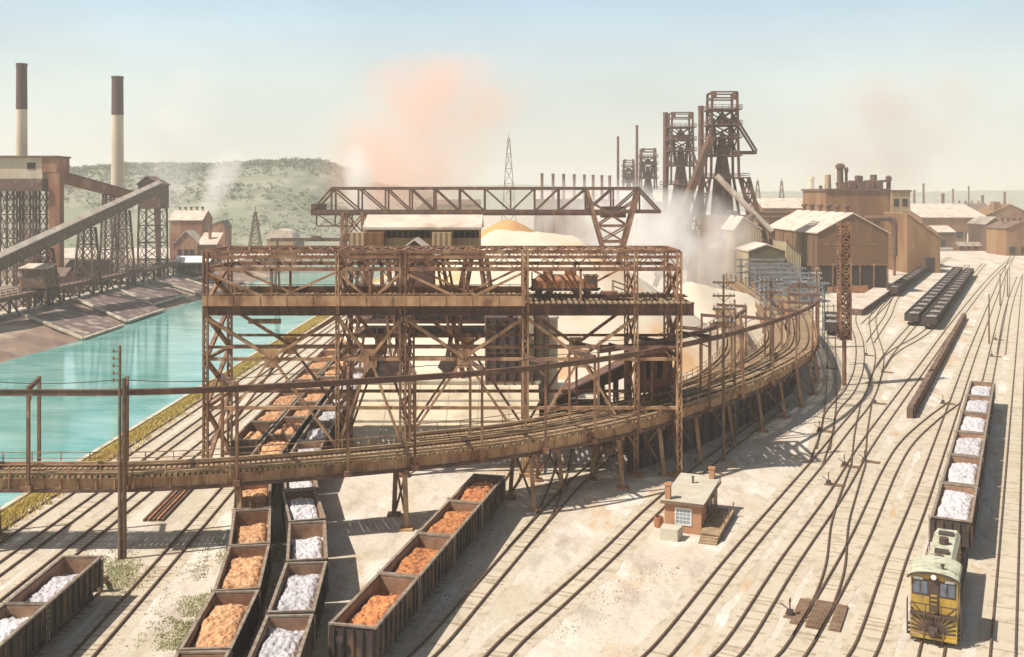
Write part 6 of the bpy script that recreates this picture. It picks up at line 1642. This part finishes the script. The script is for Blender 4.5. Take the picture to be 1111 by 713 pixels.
# air
hz = MB(); hz.box((-2900, -50, -8), (2900, 3500, 122))
mt = bpy.data.materials.new('haze'); mt.use_nodes = True; N = mt.node_tree.nodes; N.remove(N['Principled BSDF'])
v = N.new('ShaderNodeVolumePrincipled'); v.inputs['Color'].default_value = (.97, .96, .90, 1); v.inputs['Density'].default_value = .00032; v.inputs['Anisotropy'].default_value = .2
mt.node_tree.links.new(v.outputs[0], N['Material Output'].inputs['Volume'])
tag(hz.build('haze', mt), kind='stuff')

SUN_EL, AZ = radians(56), None
sv = V((-.56, -.20, .80)).normalized()            # towards the sun
el = math.asin(sv.z)
ld = bpy.data.lights.new('sun', 'SUN'); ld.energy = 4.9; ld.angle = radians(.5); ld.color = (1., .945, .865)
lo = bpy.data.objects.new('sun', ld); COL.objects.link(lo)
lo.rotation_euler = (-sv).to_track_quat('-Z', 'Y').to_euler()
W = bpy.data.worlds.new('World'); SC.world = W; W.use_nodes = True
nt = W.node_tree; N = nt.nodes; L = nt.links; bg = N['Background']
sky = N.new('ShaderNodeTexSky'); sky.sky_type = 'NISHITA'; sky.sun_disc = False; sky.sun_elevation = el; sky.sun_rotation = atan2(sv.x, sv.y)
sky.dust_density = 3.5; sky.air_density = 1.0; sky.ozone_density = 1.0; sky.altitude = 100
# thin high cloud veil
tc = N.new('ShaderNodeTexCoord'); mp = N.new('ShaderNodeMapping'); mp.inputs['Scale'].default_value = (1, 1, 2.6); L.new(tc.outputs['Generated'], mp.inputs[0])
n = N.new('ShaderNodeTexNoise'); n.inputs['Scale'].default_value = 2.2; n.inputs['Detail'].default_value = 7; n.inputs['Roughness'].default_value = .55; L.new(mp.outputs[0], n.inputs['Vector'])
mr = N.new('ShaderNodeMapRange'); mr.inputs[1].default_value = .38; mr.inputs[2].default_value = .66; mr.inputs[3].default_value = .78; mr.inputs[4].default_value = 1.; L.new(n.outputs['Fac'], mr.inputs[0])
sx = N.new('ShaderNodeSeparateXYZ'); L.new(tc.outputs['Generated'], sx.inputs[0])
vr = N.new('ShaderNodeValToRGB'); L.new(sx.outputs[2], vr.inputs[0]); e = vr.color_ramp.elements      # milky horizon, paler blue higher up
e[0].position = 0.; e[0].color = (15.2, 14.7, 12.4, 1); e[1].position = .21; e[1].color = (8.4, 12.0, 15.2, 1); q = e.new(.10); q.color = (13.0, 14.4, 13.4, 1)
mz = N.new('ShaderNodeMapRange'); mz.inputs[1].default_value = .16; mz.inputs[2].default_value = .55; mz.inputs[3].default_value = 1; mz.inputs[4].default_value = 0; L.new(sx.outputs[2], mz.inputs[0])
mu = N.new('ShaderNodeMath'); mu.operation = 'MULTIPLY'; L.new(mz.outputs[0], mu.inputs[0]); L.new(mr.outputs[0], mu.inputs[1])
mx = N.new('ShaderNodeMix'); mx.data_type = 'RGBA'; L.new(mu.outputs[0], mx.inputs[0]); L.new(sky.outputs[0], mx.inputs[6]); L.new(vr.outputs[0], mx.inputs[7])
L.new(mx.outputs[2], bg.inputs['Color']); bg.inputs['Strength'].default_value = .052
cd = bpy.data.cameras.new('camera'); cam = bpy.data.objects.new('camera', cd); COL.objects.link(cam)
cam.location = (0, 0, H); cam.rotation_euler = (radians(90), 0, 0)
cd.sensor_fit = 'HORIZONTAL'; cd.sensor_width = 36; cd.lens = 36*F/1111; cd.shift_y = -(356.5-HY)/1111; cd.clip_end = 9000; cd.clip_start = .5
SC.camera = cam
SC.view_settings.view_transform = 'Standard'; SC.view_settings.look = 'None'; SC.view_settings.gamma = 1; SC.view_settings.exposure = .31
SC.cycles.volume_step_rate = 4; SC.cycles.volume_max_steps = 96; SC.cycles.max_bounces = 8; SC.cycles.diffuse_bounces = 3; SC.cycles.volume_bounces = 5
